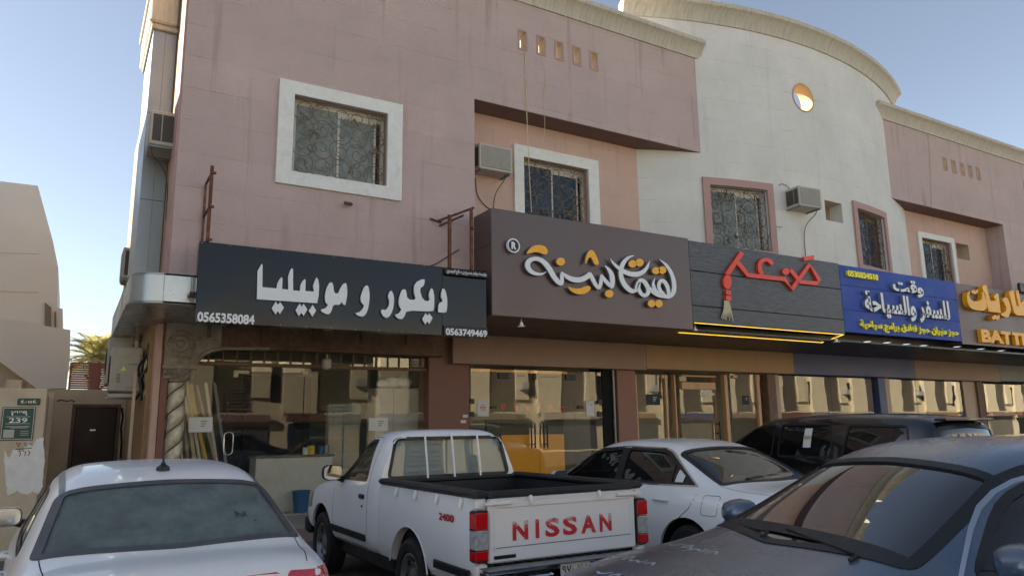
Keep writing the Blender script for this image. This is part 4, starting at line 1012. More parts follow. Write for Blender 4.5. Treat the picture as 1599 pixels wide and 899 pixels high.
# ------------------------------------------------------------ things on and behind the shop glass
def notice(lab, a, b, c, d, Y, nm='notice', lines=3, mt='paper', cat='notice', ink='ink'):
    P, Q = at(a, b, Y), at(c, d, Y); t = thing(nm, lab, cat, (P.x, Y, Q.z)); W_, H_ = Q.x-P.x, P.z-Q.z
    MB().box((0, 0, 0), (W_, .004, H_)).build('sheet', mt, t)
    if lines:
        mb = MB()
        for k in range(lines): z = H_*(.7-.16*k); mb.box((W_*.5, -.0012, z), (W_*(.78-.05*k), -.0002, z+H_*.045))
        mb.build('print', ink, t)
    return t
notice('white notice on the glass beside the twisted column', 295.5, 651, 331, 674, YG-.012)
notice('white notice on the glass in front of the cream cabinet', 576, 652, 605.5, 672, YG-.012)
t = notice('white sheet with a red ring on the yellow shop front', 745.5, 623.5, 763, 649.5, YG-.012, lines=0)
q = at(754.3, 636, YG-.014); mb = MB(); mb.lathe([(.062, -.001), (.062, -.002), (.052, -.002), (.052, -.001)], (q.x, q.y, q.z), 'y', 24, closed=True); mb.box((q.x-.04, q.y-.002, q.z-.008), (q.x+.04, q.y-.001, q.z+.012)); o = mb.build('red_ring', 'redprint', t); o.location = -t.location
notice('poster with a blue foot at the right of the yellow shop front', 915, 625.5, 928.5, 649, YG-.012, lines=1, mt='paper')
notice('dark plaque on the left pane of the timber shop front', 1008.5, 615, 1031, 632, YG-.012, mt='ink', ink='lettergrey', lines=3)
notice('dark plaque on the right pane of the timber shop front', 1159, 617, 1170, 632, YG-.012, mt='ink', ink='lettergrey', lines=2)
notice('upper small white sticker on the maroon pier', 723, 647, 730.5, 651.5, YG-.13, lines=0); notice('lower small white sticker on the maroon pier', 719.5, 655.5, 728, 660, YG-.13, lines=0)
notice('long white sticker across the timber door glass', 1093, 612, 1117, 617, YG-.012, lines=0)
# cream cabinet with bags on top
P, Q = at(587, 605, YG+.5), at(662, 760, YG+.5); t = thing('cabinet', 'tall cream two-door cabinet behind the corner shop glass', 'cabinet')
mb = MB(); mb.cbox((P.x, YG+.52, ZP+.02), (Q.x, YG+1.0, P.z), .01); mb.build('carcass', 'whiteframe', t)
xm = P.x+(Q.x-P.x)*.36
for a, b in ((P.x+.01, xm-.004), (xm+.004, Q.x-.01)): MB().cbox((a, YG+.5, ZP+.08), (b, YG+.518, P.z-.02), .004).build('door', 'whiteframe', t)
settle(t)
rnd = random.Random(4); zt_ = P.z
for k, (x, s) in enumerate(((598, .11), (612, .14), (630, .15))):
    q = at(x, 604, YG+.65); mb = MB(); n1, n2 = 8, 14; V = []
    for i in range(n1+1):
        for j in range(n2):
            th = pi*i/n1; ph = 2*pi*j/n2; r = s*(1+rnd.uniform(-.16, .16)); V.append((q.x+r*1.25*sin(th)*cos(ph), q.y+r*sin(th)*sin(ph), zt_+max(.003, s*.75+r*.8*cos(th))))
    mb.add(V, [[i*n2+j, i*n2+(j+1) % n2, (i+1)*n2+(j+1) % n2, (i+1)*n2+j] for i in range(n1) for j in range(n2)])
    tag(mb.build('plastic_bag', 'lettergrey', None, smooth=60), ['leftmost crumpled plastic bag on the cream cabinet', 'middle crumpled plastic bag on the cream cabinet', 'rightmost bulging plastic bag on the cream cabinet'][k], 'bag')
# wrapped board pack
P, Q = at(514, 631, YG+.9), at(561, 704, YG+.9); t = thing('wrapped_board', 'tall board wrapped in plastic film standing behind the shop glass', 'board')
MB().cbox((P.x, YG+.9, .9), (Q.x, YG+1.1, P.z), .01).build('board', 'tan', t); mb = MB(); mb.box((P.x-.01, YG+.885, P.z-.4), (Q.x+.01, YG+.89, P.z+.01)); mb.box((P.x+.28, YG+.88, .9), (P.x+.31, YG+.884, P.z)); mb.build('film', 'fogglass', t); MB().cbox((P.x, YG+.9, ZP), (Q.x+.3, YG+1.4, .898), .01).build('stand', 'inner', t); settle(t)
P, Q = at(400, 712, YG+.5), at(517, 800, YG+.5); t = thing('counter', 'pale shop counter with a dark top inside the corner shop door', 'counter')
MB().cbox((P.x, YG+.5, ZP+.012), (Q.x, YG+1.05, P.z-.04), .01).build('body', 'whiteframe', t); MB().cbox((P.x-.03, YG+.46, P.z-.038), (Q.x+.03, YG+1.1, P.z), .01).build('counter_top', 'innerdark', t); settle(t)
ctz = P.z
for k, (x, r, h, mt) in enumerate(((478, .05, .13, 'paper'), (487, .075, .16, 'yellowplastic'), (503, .055, .15, 'blueplastic'), (511, .05, .17, 'steel'))):
    q = at(x, 712, YG+.62)
    o = MB().lathe([(r, 0), (r, h*.9), (r*.9, h*.92), (r*.9, h), (0, h)], (0, 0, 0), 'z', 14).build('paint_can', mt, None, smooth=40); o.location = (q.x, YG+.7, ctz+.001)
    tag(o, ['small white tin leftmost on the shop counter', 'yellow paint can on the shop counter', 'blue tin beside the yellow can on the counter', 'grey tin rightmost on the shop counter'][k], 'can')
q = at(469, 802, YG+.25); t = thing('bucket', 'blue plastic bucket on the floor just inside the corner shop', 'bucket', (q.x, YG+.25, ZP+.014)); MB().lathe([(.12, 0), (.155, .36), (.165, .36), (.165, .38), (.145, .38), (.11, .02)], (0, 0, 0), 'z', 18, closed=True).build('tub', 'blueplastic', t, smooth=40); MB().lathe([(.0, .012), (.112, .012), (.112, .02), (0, .02)], (0, 0, 0), 'z', 16).build('bottom', 'blueplastic', t)
mb = MB(); sh = thing('shelving', 'dark shelf unit with boxes at the back of the corner shop', 'shelf')
sx = at(420, 650, YG+3.4).x
MB().cbox((sx-.9, YG+3.4, ZP+.013), (sx+.3, YG+3.9, 2.5), .01).build('carcass', 'black', sh)
for k in range(4): MB().cbox((sx-.85, YG+3.3, .6+k*.5), (sx+.25, YG+3.395, .63+k*.5), .004).build('shelf', 'innerdark', sh)
settle(sh)
# planks leaning behind the glass beside the column
for k in range(12):
    x0 = at(286+k*4.8, 712, YG+.35).x; u = k/11; lean = .16+.1*u
    mt = ['cream', 'beigeframe', 'whiteframe', 'inner', 'tan', 'yellowplastic', 'greyband'][[0, 2, 3, 1, 4, 0, 3, 1, 5, 2, 1, 6][k]]
    o = MB().cbox((0, 0, 0), (.05, .02, 2.35), .003).build('leaning_plank', mt, None); o.location = (x0+.35*u, YG+.62, ZP+.014); o.rotation_euler = (R(7), -lean+R(3)*rnd.uniform(-1, 1), 0)
    tag(o, ['cream', 'beige', 'off-white', 'pale', 'tan', 'yellow', 'grey'][[0, 2, 3, 1, 4, 0, 3, 1, 5, 2, 1, 6][k]]+' moulding strip leaning behind the glass, '+['leftmost', 'second', 'third', 'fourth', 'fifth', 'sixth', 'seventh', 'eighth', 'ninth', 'tenth', 'eleventh', 'rightmost'][k]+' of the bunch', 'plank', 'moulding strips leaning behind the corner shop glass')
# hanging lamp under the beam
q = at(509.5, 553, YB-.02); t = thing('wall_lamp', 'white box lamp hanging under the rusty beam', 'lamp', (q.x, YB-.06, q.z)); MB().tube([(0, 0, 0), (0, 0, -.08)], .018, 6).build('stem', 'acwhite', t); MB().cbox((-.075, -.07, -.27), (.075, .07, -.08), .03).build('housing', 'acwhite', t)
# orange bunting inside the yellow shop
for k, x in enumerate((786, 806, 824, 842, 860, 878)):
    q = at(x, 630+2*(k % 3), YG+.8)
    o = MB().prism([Vector((-.07, 0, 0)), Vector((.07, 0, 0)), Vector((0, 0, -.17))], (0, .004, 0)).build('pennant', 'redletter', None); o.location = q
    tag(o, ['leftmost', 'second', 'third', 'fourth', 'fifth', 'rightmost'][k]+' small orange pennant strung inside the yellow shop', 'pennant', 'orange pennants inside the yellow shop')
# ------------------------------------------------------------ yard on the left
PT = lambda x, y, Y: at(x, y, Y)
# gate pier with address plates
YP = 12.2
t = thing('gate_wall', 'tan rendered wall end with green address plates and a patch of peeling white paint', 'wall')
xr_ = PT(71, 640, YP).x; zt_ = PT(40, 606, YP).z
MB().cbox((-6, YP, -.05), (xr_, YP+.3, zt_), .01).build('wall', 'tan', t)
mb = MB(); rnd = random.Random(5)
o = [(8,745),(6,700),(14,665+50),(22,700),(36,704),(44,690),(50,699),(58,684),(68,682),(70,720),(66,760),(60,772),(52,766),(40,772),(26,766),(12,772)]
oo = []
for i in range(len(o)):
    a_, b_ = o[i], o[(i+1) % len(o)]
    for j in range(5): oo.append((a_[0]+(b_[0]-a_[0])*j/5+rnd.uniform(-1, 1), a_[1]+(b_[1]-a_[1])*j/5+rnd.uniform(-1.4, 1.4)))
mb.prism([PT(x, y, YP-.003) for x, y in oo], (0, .002, 0)); mb.build('peeled_paint_patch', 'whitetrim', t)
mb = MB(); mb.box((xr_-.3, YP+.301, -.05), (xr_-.02, YP+2.6, zt_-.02)); mb.build('return_wall', 'tan', t)
mb = MB()          # faint hand-written digits
def scrib(st):
    L = [PT(x, y, YP-.0) for x, y in st]; mb.tube([p+Vector((0, -.004, 0)) for p in L], .005, 4)
for st in (((26,690),(29,697),(32,690)), ((38,691),(41,697),(44,691)), ((46,694),(49,692)), ((24,701),(50,699)), ((28,704),(31,704),(32,709),(30,712)), ((36,704),(40,705),(39,711)), ((44,703),(47,706),(44,711))): scrib(st)
mb.build('handwritten_digits', 'rust', t)
settle(t)
def plate(lab, a, b, c, d, Y): 
    P, Q = PT(a, b, Y), PT(c, d, Y); t = thing('address_plate', lab, 'address plate')
    MB().cbox((P.x, Y-.02, Q.z), (Q.x, Y, P.z), .006).build('plate', 'green', t)
    return t, P, Q
t, P, Q = plate('small dark green plate with the number 4054 in Arabic digits', 28, 621.5, 62.5, 632, YP-.002)
text_on('digits', '\u0664\u0660\u0665\u0664', P.x+.04, Q.x-.04, Q.z+.025, P.z-.025, YP-.0225, ['lettergrey'], t, .003, .02); settle(t)
t, P, Q = plate('large green address plate with the number 239 in Arabic and Latin digits', 4.5, 635, 51, 686.5, YP-.002)
W_, H_ = Q.x-P.x, P.z-Q.z; X = lambda u: P.x+W_*u; Z = lambda v: P.z-H_*v; yy = YP-.0225
mb = MB()
for (u0, u1, v0, v1) in ((.03,.97,.025,.04),(.03,.97,.96,.975),(.03,.045,.04,.96),(.955,.97,.04,.96),(.14,.86,.29,.30),(.14,.86,.50,.51),(.14,.86,.585,.60),(.3,.8,.625,.635)): mb.box((X(u0), yy-.003, Z(v1)), (X(u1), yy, Z(v0)))
mb.build('border', 'whitetrim', t)
text_on('digits', '\u0662\u0663\u0669', X(.26), X(.76), Z(.26), Z(.1), yy, ['lettergrey'], t, .003, .02)
text_on('digits', '239', X(.22), X(.78), Z(.48), Z(.33), yy, ['lettergrey'], t, .003, .015)
MB().box((X(.1), yy-.002, Z(.92)), (X(.42), yy, Z(.68))).build('pale_square', 'alu_dull', t)
mb = MB()
for v in (.72, .78, .84): mb.box((X(.6), yy-.002, Z(v+.02)), (X(.86), yy, Z(v)))
mb.build('small_print', 'alu_dull', t)['kind'] = 'stuff'
settle(t)
# back wall of the yard with a dark metal door
YD = 18.5
t = thing('yard_wall', 'tan yard wall with a dark metal door and a crack above it', 'wall')
D0, D1 = PT(115, 632, YD), PT(188, 632, YD); zw = PT(150, 608, YD).z
w = wall_grid([-.95, 1.07], [-.05, zw], [[D0.x, D1.x, -.1, D0.z]], flat(YD), .25); w.build('wall', 'tan', t)
MB().box((D0.x-.2, YD+.26, -.05), (D1.x+.2, YD+.3, D0.z+.2)).build('door_light_stop', 'dark', t)  # added dark sheet behind the door, stops daylight leaking round its edges
dr = MB().cbox((D0.x+.06, YD+.06, ZP), (D1.x-.06, YD+.1, D0.z-.05), .005).build('door', 'doordark', t)
mb = MB(); 
for k in range(9): z = .3+k*.24; mb.box((D0.x+.1, YD+.05, z), (D1.x-.1, YD+.059, z+.02))
mb.box(((D0.x+D1.x)/2-.01, YD+.045, ZP+.02), ((D0.x+D1.x)/2+.01, YD+.059, D0.z-.07)); mb.build('door_rib', 'doordark', dr)
q = PT(144, 671, YD+.04); mb = MB(); mb.cbox((q.x-.05, YD+.03, q.z-.02), (q.x+.07, YD+.058, q.z+.02), .005); mb.build('handle', 'alu', dr)
wall_grid([D0.x-.02, D1.x+.02], [ZP, D0.z+.02], [[D0.x+.05, D1.x-.05, ZP-.1, D0.z-.045]], flat(YD-.01), .06).build('door_frame', 'beam', t)
mb = MB(); mb.tube([PT(x, y, YD-.001) for x, y in ((89,626),(96,624),(104,626),(112,624.5),(117,627))], .012, 4); mb.tube([PT(x, y, YD-.001) for x, y in ((190,636),(192,650),(189,668),(190,690),(188,715))], .02, 4); mb.build('crack', 'dark', t)
settle(t)
t = thing('passage_wall', 'tan wall beside the dark yard door with a ledge on top', 'wall')
YQ = 15.2; a = PT(72, 640, YQ).x; b = PT(92, 640, YQ).x
mb = MB(); mb.box((a-2.5, YQ, -.05), (a+.1, YQ+.3, PT(80, 611, YQ).z)); mb.box((-.97, YQ+.3, -.05), (-.75, YD, zw)); mb.build('wall', 'tan', t); settle(t)
# red slatted fence on the yard wall
t = thing('slatted_fence', 'faded red slatted metal screen on top of the yard wall', 'fence')
YE = 18.6; a, b = PT(106, 606, YE), PT(169, 567, YE); x0_, x1_, z0_, z1_ = a.x, 1.05, zw+.005, b.z
n = 12; sl_ = MB().box((0, 0, 0), (x1_-x0_, .03, (z1_-z0_)/n*.88)).mesh('slat', 'redslat')
for k in range(n): o = add_obj('slat', sl_, t); o.location = (x0_, YE, z0_+.01+(z1_-z0_)*k/n)
for u in (0, .48, .98): MB().box((x0_+(x1_-x0_)*u, YE-.03, z0_), (x0_+(x1_-x0_)*u+.04, YE-.002, z1_)).build('post', 'redslat', t)
settle(t)
# white house with a slanted underside, beyond
t = thing('white_house', 'off-white house wing with a slanted underside behind the gate wall', 'house')
YH = 21.0
def slab(px, Y, d, mt, nm, t, jig=0): return MB().prism([PT(x, y, Y) for x, y in px], (0, d, 0)).build(nm, mt, t)
slab([(-160,498),(110,515),(109,560),(103,606),(58,606),(0,565),(-160,450+20)], YH, .3, 'farwhite', 'wall', t)
slab([(-160,470),(0,565),(58,606),(60,640),(-160,640)], YH+.31, .2, 'tan', 'under_wall', t)
MB().box((PT(109, 560, YH).x-.35, YH+.301, 0), (PT(109, 560, YH).x-.05, YH+9, PT(109, 517, YH).z)).build('side_wall', 'fargrey', t)
mb = MB(); mb.box((-9, YH+.1, PT(0, 499, YH).z), (-3, YH+.3, PT(0, 499, YH).z+.1)); mb.build('coping', 'farwhite', t)
settle(t)
t = thing('tall_house', 'tall plain beige house with a steep slanting right edge at the far left', 'house')
YT = 27.0
slab([(-420,262),(-100,275),(0,283),(59,290),(70,330),(83,378),(91,418),(89,480),(98,482),(97,520),(97,600),(97,690),(-420,690)], YT, 7, 'fargrey', 'wall', t)
slab([(70,472),(80,480),(80,512),(70,508)], YT-.06, .05, 'innerdark', 'window', t)
slab([(85,486),(88,487),(88,512),(85,511)], YT-.06, .05, 'innerdark', 'window', t)
for y_ in (395, 455): slab([(-420,y_-14),(60,y_),(60,y_+1.2),(-420,y_-12.8)], YT-.03, .028, 'fargrey', 'ledge_line', t)
settle(t)
# added house, out of frame on the left, keeps sun off the cars
t = thing('sun_blocker_house', 'added plain beige house out of view at the left, blocking the sun', 'house'); MB().cbox((-17, 7, 0), (-7.5, 26, 11.4), .03).build('wall', 'fargrey', t)
for z in (1.2, 4.6):
    for y in (9, 14, 18, 22): MB().box((-7.502, y, z), (-7.45, y+1.4, z+1.3)).build('window', 'blueglass', t)
settle(t)
# outdoor cooling units on the side wall
def outdoor(lab, px0, px1, py0, py1, Y, dz=.32, fan=False):
    P, Q = PT(px0, py0, Y), PT(px1, py1, Y); t = thing('cooling_unit', lab, 'cooling unit', group='outdoor cooling units on the side wall')
    MB().cbox((P.x, Y, Q.z), (Q.x, Y+.78, P.z), .02).build('casing', 'acwhite', t)
    H_ = P.z-Q.z; W_ = Q.x-P.x
    mb = MB(); mb.cbox((P.x+W_*.52, Y-.03, Q.z+H_*.62), (P.x+W_*.92, Y-.002, Q.z+H_*.86), .008); mb.build('service_cover', 'acwhite', t)
    mb = MB(); mb.cbox((P.x+W_*.5, Y-.035, Q.z+H_*.08), (P.x+W_*.85, Y-.002, Q.z+H_*.38), .008); mb.build('valve_cover', 'acwhite', t)
    mb = MB()
    for k in range(7): mb.box((P.x+W_*.2, Y-.006, Q.z+H_*(.2+.03*k)), (P.x+W_*.32, Y-.001, Q.z+H_*(.212+.03*k)))
    mb.build('vent_slit', 'acdark', t)
    c = Vector((P.x-.003, Y+.4, (P.z+Q.z)/2)); r = min(.26, H_*.4)
    mb = MB()
    for k in range(5): mb.lathe([(r*(.2+.2*k), 0), (r*(.2+.2*k), -.012), (r*(.2+.2*k)-.012, -.012), (r*(.2+.2*k)-.012, 0)], c, 'x', 24, closed=True)
    mb.build('fan_grille', 'acdark', t)
    return t, P, Q
t, P, Q = outdoor('large cooling unit with a yellow sticker below the canopy band', 176, 219, 541, 611, 14.3)
q = PT(193, 576, 14.3); mb = MB(); mb.prism([Vector((q.x-.05, 14.295, q.z-.03)), Vector((q.x+.04, 14.295, q.z-.02)), Vector((q.x+.0, 14.295, q.z+.05))], (0, .004, 0)); mb.build('sticker', 'yellow', t); settle(t)
t, P, Q = outdoor('taller cooling unit half hidden behind the one with the sticker', 171, 205, 524, 600, 15.6); settle(t)
t = thing('unit_bracket', 'grey steel shelf bracket carrying the cooling units', 'bracket'); P = PT(168, 614, 14.25); Q = PT(232, 620, 14.25)
mb = MB(); mb.box((P.x, 14.25, Q.z), (X0-.002, 14.3, P.z-.0)); mb.build('rail', 'steel', t); MB().box((P.x, 15.3, Q.z), (X0-.002, 15.35, P.z)).build('rail', 'steel', t); settle(t)
t = thing('junction_box', 'narrow pale cover box on the wall beside the cooling units', 'box'); P, Q = PT(222, 587, 13.9), PT(238, 620, 13.9); MB().cbox((P.x, 13.9, Q.z), (Q.x, 14.2, P.z), .02).build('cover', 'acwhite', t); settle(t)
rnd = random.Random(9)
for k in range(6):
    x = 222+rnd.uniform(0, 14); pts = [PT(x+rnd.uniform(-8, 8)+dx, 535+18*j, 13.75+.03*k) for j, dx in enumerate((12, 6, 0, -4, -8, -14))]
    if k % 2: pts = pts[:4]
    o = MB().tube(chaikin([tuple(p) for p in pts], 2, False), .022, 6).build('pipe', ['black', 'rubber', 'cream'][k % 3], None, smooth=60)
    tag(o, ['foremost', 'second', 'third', 'fourth', 'fifth', 'rearmost'][k]+' '+['black', 'grey', 'cream'][k % 3]+' pipe in the tangle beside the cooling units', 'pipe', 'tangled pipes beside the cooling units')
# vertical strips of bare plaster at the corner
t = thing('batten', 'peeling timber battens at the side wall corner behind the twisted column', 'batten')
for k, (a, b) in enumerate(((205, 210), (226, 229), (231, 234))): P = PT(a, 640, 13.65); Q = PT(b, 640, 13.65); MB().cbox((P.x, 13.65+.02*k, 0 if k else .2), (Q.x, 13.7+.02*k, 2.6+.4*k), .004).build('strip', ['tan', 'woodframe', 'creamwall'][k], t)
settle(t)
# palm beyond the fence
t = thing('palm_tree', 'sunlit date palm showing above the red slatted fence', 'tree')
YM = 34.0; q = PT(150, 560, YM); cz = q.z
mb = MB(); mb.tube([(q.x-.1, YM, 0), (q.x, YM, cz*.5), (q.x, YM, cz)], [.26, .22, .2], 10)
for k in range(24):
    z = cz*.4+cz*.6*k/24; a = k*2.4; mb.tube([(q.x+.2*cos(a), YM+.2*sin(a), z), (q.x+.33*cos(a), YM+.33*sin(a), z+.14)], [.07, .03], 5)
mb.build('trunk', 'bark', t)
rnd = random.Random(21)
for k in range(46):
    a = k*2.399+rnd.uniform(-.2, .2); el = R(78-88*(k/46)**.9); Ln = rnd.uniform(1.7, 2.3); d = Vector((cos(a)*cos(el), sin(a)*cos(el), sin(el))); droop = rnd.uniform(.35, .6)
    P_ = [Vector((q.x, YM, cz))+d*(Ln*s)+Vector((0, 0, -droop*Ln*s*s)) for s in [i/12 for i in range(13)]]
    mb = MB(); mb.tube(P_, [.025-.0016*i for i in range(13)], 4)
    for i in range(2, 60):
        s = i/60; j = min(11, int(s*12)); p = P_[j].lerp(P_[j+1], s*12-j); tdir = (P_[j+1]-P_[j]).normalized(); side = tdir.cross(Vector((0, 0, 1)))
        if side.length < .1: side = Vector((1, 0, 0))
        side.normalize(); L_ = .5*math.sin(pi*min(1, s*.9+.15))**.7
        for sg in (-1, 1):
            e = p+(side*sg*.8+tdir*.55+Vector((0, 0, .18-.5*s*rnd.random())))*L_; w_ = tdir*.022
            mb.add([p-w_, p+w_, e], [[0, 1, 2]])
    mb.build('frond', 'frond', t)
settle(t)

# ------------------------------------------------------------ the sunlit building across the street (seen in the glass and the paintwork)
t = thing('opposite_building', 'cream building with brown louvred screens across the street, seen reflected in the glass', 'building')
YO = -15.0
mb = MB(); mb.box((-30, YO-9, 0), (150, YO-.3, 6.3)); mb.build('wall', 'oppcream', t)
for k in range(30):
    x = -29+k*5.6
    MB().cbox((x, YO-.3, 2.55), (x+1.9, YO, 6.2), .02).build('wall_panel', 'oppcream', t)
    MB().cbox((x+3.9, YO-.3, 3.4), (x+4.9, YO-.05, 5.9), .02).build('wall_panel', 'oppcream', t)
    mb = MB()
    for j in range(17): mb.box((x+1.95, YO-.25, 2.75+j*.19), (x+3.85, YO-.15, 2.84+j*.19))
    mb.build('louvre_screen', 'louvre', t)['kind'] = 'stuff'
    MB().box((x+2.0, YO-.299, 2.7), (x+3.8, YO-.27, 5.9)).build('window', 'blueglass', t)
    MB().box((x+.4, YO-.295, .2), (x+4.9, YO-.2, 1.9+.15*(k % 3))).build('shop_opening', ['innerdark', 'dark', 'steel', 'blueglass'][k % 4], t)
    MB().cbox((x+.2, YO-.02, 2.12), (x+4.9-.5*(k % 2), YO+.3, 2.52), .02).build('sign_board', ['maroon', 'navyband', 'tan', 'greyband', 'brownband', 'tanband', 'louvre'][(k*3) % 7], t)
    if k % 2: MB().cbox((x+4.1, YO-.05, 4.1), (x+4.75, YO+.35, 4.55), .02).build('cooler', 'acwhite', t)
    MB().box((x+5.0+.2*(k % 3), YO-.28, 3.2+.5*(k % 2)), (x+5.5, YO-.2, 5.2)).build('window', 'dark', t)
MB().box((-30, YO-.28, 6.3), (150, YO+.1, 6.8)).build('parapet', 'oppcream', t)
settle(t)
# ------------------------------------------------------------ vehicles
def cage_mesh(stations, creases=(), lvl=3, cap=True):
    """stations: list of half sections [(x,y,z)...] from bottom centre round to top centre; mirrored, closed and subdivided"""
    n = len(stations[0]); rings = []
    for st in stations:
        full = [Vector(p) for p in st]+[Vector((p[0], -p[1], p[2])) for p in reversed(st[1:-1])]
        rings.append(full)
    m_ = len(rings[0]); V = [p for r in rings for p in r]
    fs = [[i*m_+k, (i+1)*m_+k, (i+1)*m_+(k+1) % m_, i*m_+(k+1) % m_] for i in range(len(rings)-1) for k in range(m_)]
    if cap:       # quad-ish end caps between mirrored points
        for base_ in (0, (len(rings)-1)*m_):
            for k in range(1, n-2):
                fs.append([base_+k, base_+k+1, base_+m_-k-1, base_+m_-k])
            fs.append([base_, base_+1, base_+m_-1]); fs.append([base_+n-2, base_+n-1, base_+m_-n+2])
    me = bpy.data.meshes.new('cage'); me.from_pydata([tuple(v) for v in V], [], fs); me.validate()
    bm = bmesh.new(); bm.from_mesh(me); bmesh.ops.recalc_face_normals(bm, faces=bm.faces)
    cl = bm.edges.layers.float.new('crease_edge'); bm.verts.ensure_lookup_table()
    idx = {}
    for (kind, a, w) in creases:
        if kind == 'row':
            ks = {a, (m_-a) % m_}
            for e in bm.edges:
                i0, i1 = e.verts[0].index, e.verts[1].index
                if i0 % m_ == i1 % m_ and i0 % m_ in ks: e[cl] = w
        elif kind == 'st':
            for e in bm.edges:
                i0, i1 = e.verts[0].index, e.verts[1].index
                if i0//m_ == a and i1//m_ == a: e[cl] = w
    bm.to_mesh(me); bm.free()
    o = bpy.data.objects.new('cage', me); COL.objects.link(o); s = o.modifiers.new('s', 'SUBSURF'); s.levels = lvl; s.render_levels = lvl
    dg = bpy.context.evaluated_depsgraph_get(); dg.update(); out = bpy.data.meshes.new_from_object(o.evaluated_get(dg)); bpy.data.objects.remove(o)
    return out
def boolean(me, cutters, thick=.03, solid=True, matname='c_white'):
    o = bpy.data.objects.new('b', me); COL.objects.link(o)
    me.materials.clear(); me.materials.append(M[matname])
    if solid: s = o.modifiers.new('s', 'SOLIDIFY'); s.thickness = thick; s.offset = -1
    cs = []
    for k, c in enumerate(cutters):
        q = bpy.data.objects.new('c', c); COL.objects.link(q); cs.append(q)
        b = o.modifiers.new('b%d' % k, 'BOOLEAN'); b.operation = 'DIFFERENCE'; b.object = q; b.solver = 'EXACT'
    dg = bpy.context.evaluated_depsgraph_get(); dg.update(); out = bpy.data.meshes.new_from_object(o.evaluated_get(dg))
    for q in cs+[o]: bpy.data.objects.remove(q)
    smooth_mesh(out, 32); return out
def rpoly(pts, r=.05, n=4):
    """rounded polygon"""
    out = []; L = len(pts)
    for i in range(L):
        p = Vector(pts[i][:2]); a = Vector(pts[i-1][:2])-p; b = Vector(pts[(i+1) % L][:2])-p
        rr = pts[i][2] if len(pts[i]) > 2 else r
        d = min(rr, a.length*.45, b.length*.45)
        A, Bq = p+a.normalized()*d, p+b.normalized()*d
        for k in range(n+1):
            t = k/n; out.append(tuple(A*(1-t)**2+p*2*t*(1-t)+Bq*t*t))
    return out
def inset(P, d):
    L = len(P); out = []
    area = sum(P[i-1][0]*P[i][1]-P[i][0]*P[i-1][1] for i in range(L)); sg = 1 if area > 0 else -1
    for i in range(L):
        a = Vector(P[i-1]); p = Vector(P[i]); b = Vector(P[(i+1) % L]); t1 = (p-a); t2 = (b-p)
        if t1.length < 1e-7: t1 = t2
        if t2.length < 1e-7: t2 = t1
        t = (t1.normalized()+t2.normalized())
        if t.length < 1e-6: t = t1
        t.normalize(); out.append((p.x-t.y*d*sg, p.y+t.x*d*sg))
    return out
def dens(P, d=.06):
    out = []
    for i in range(len(P)):
        a, b = Vector(P[i]), Vector(P[(i+1) % len(P)]); k = max(1, int((b-a).length/d)); out += [tuple(a.lerp(b, j/k)) for j in range(k)]
    return out
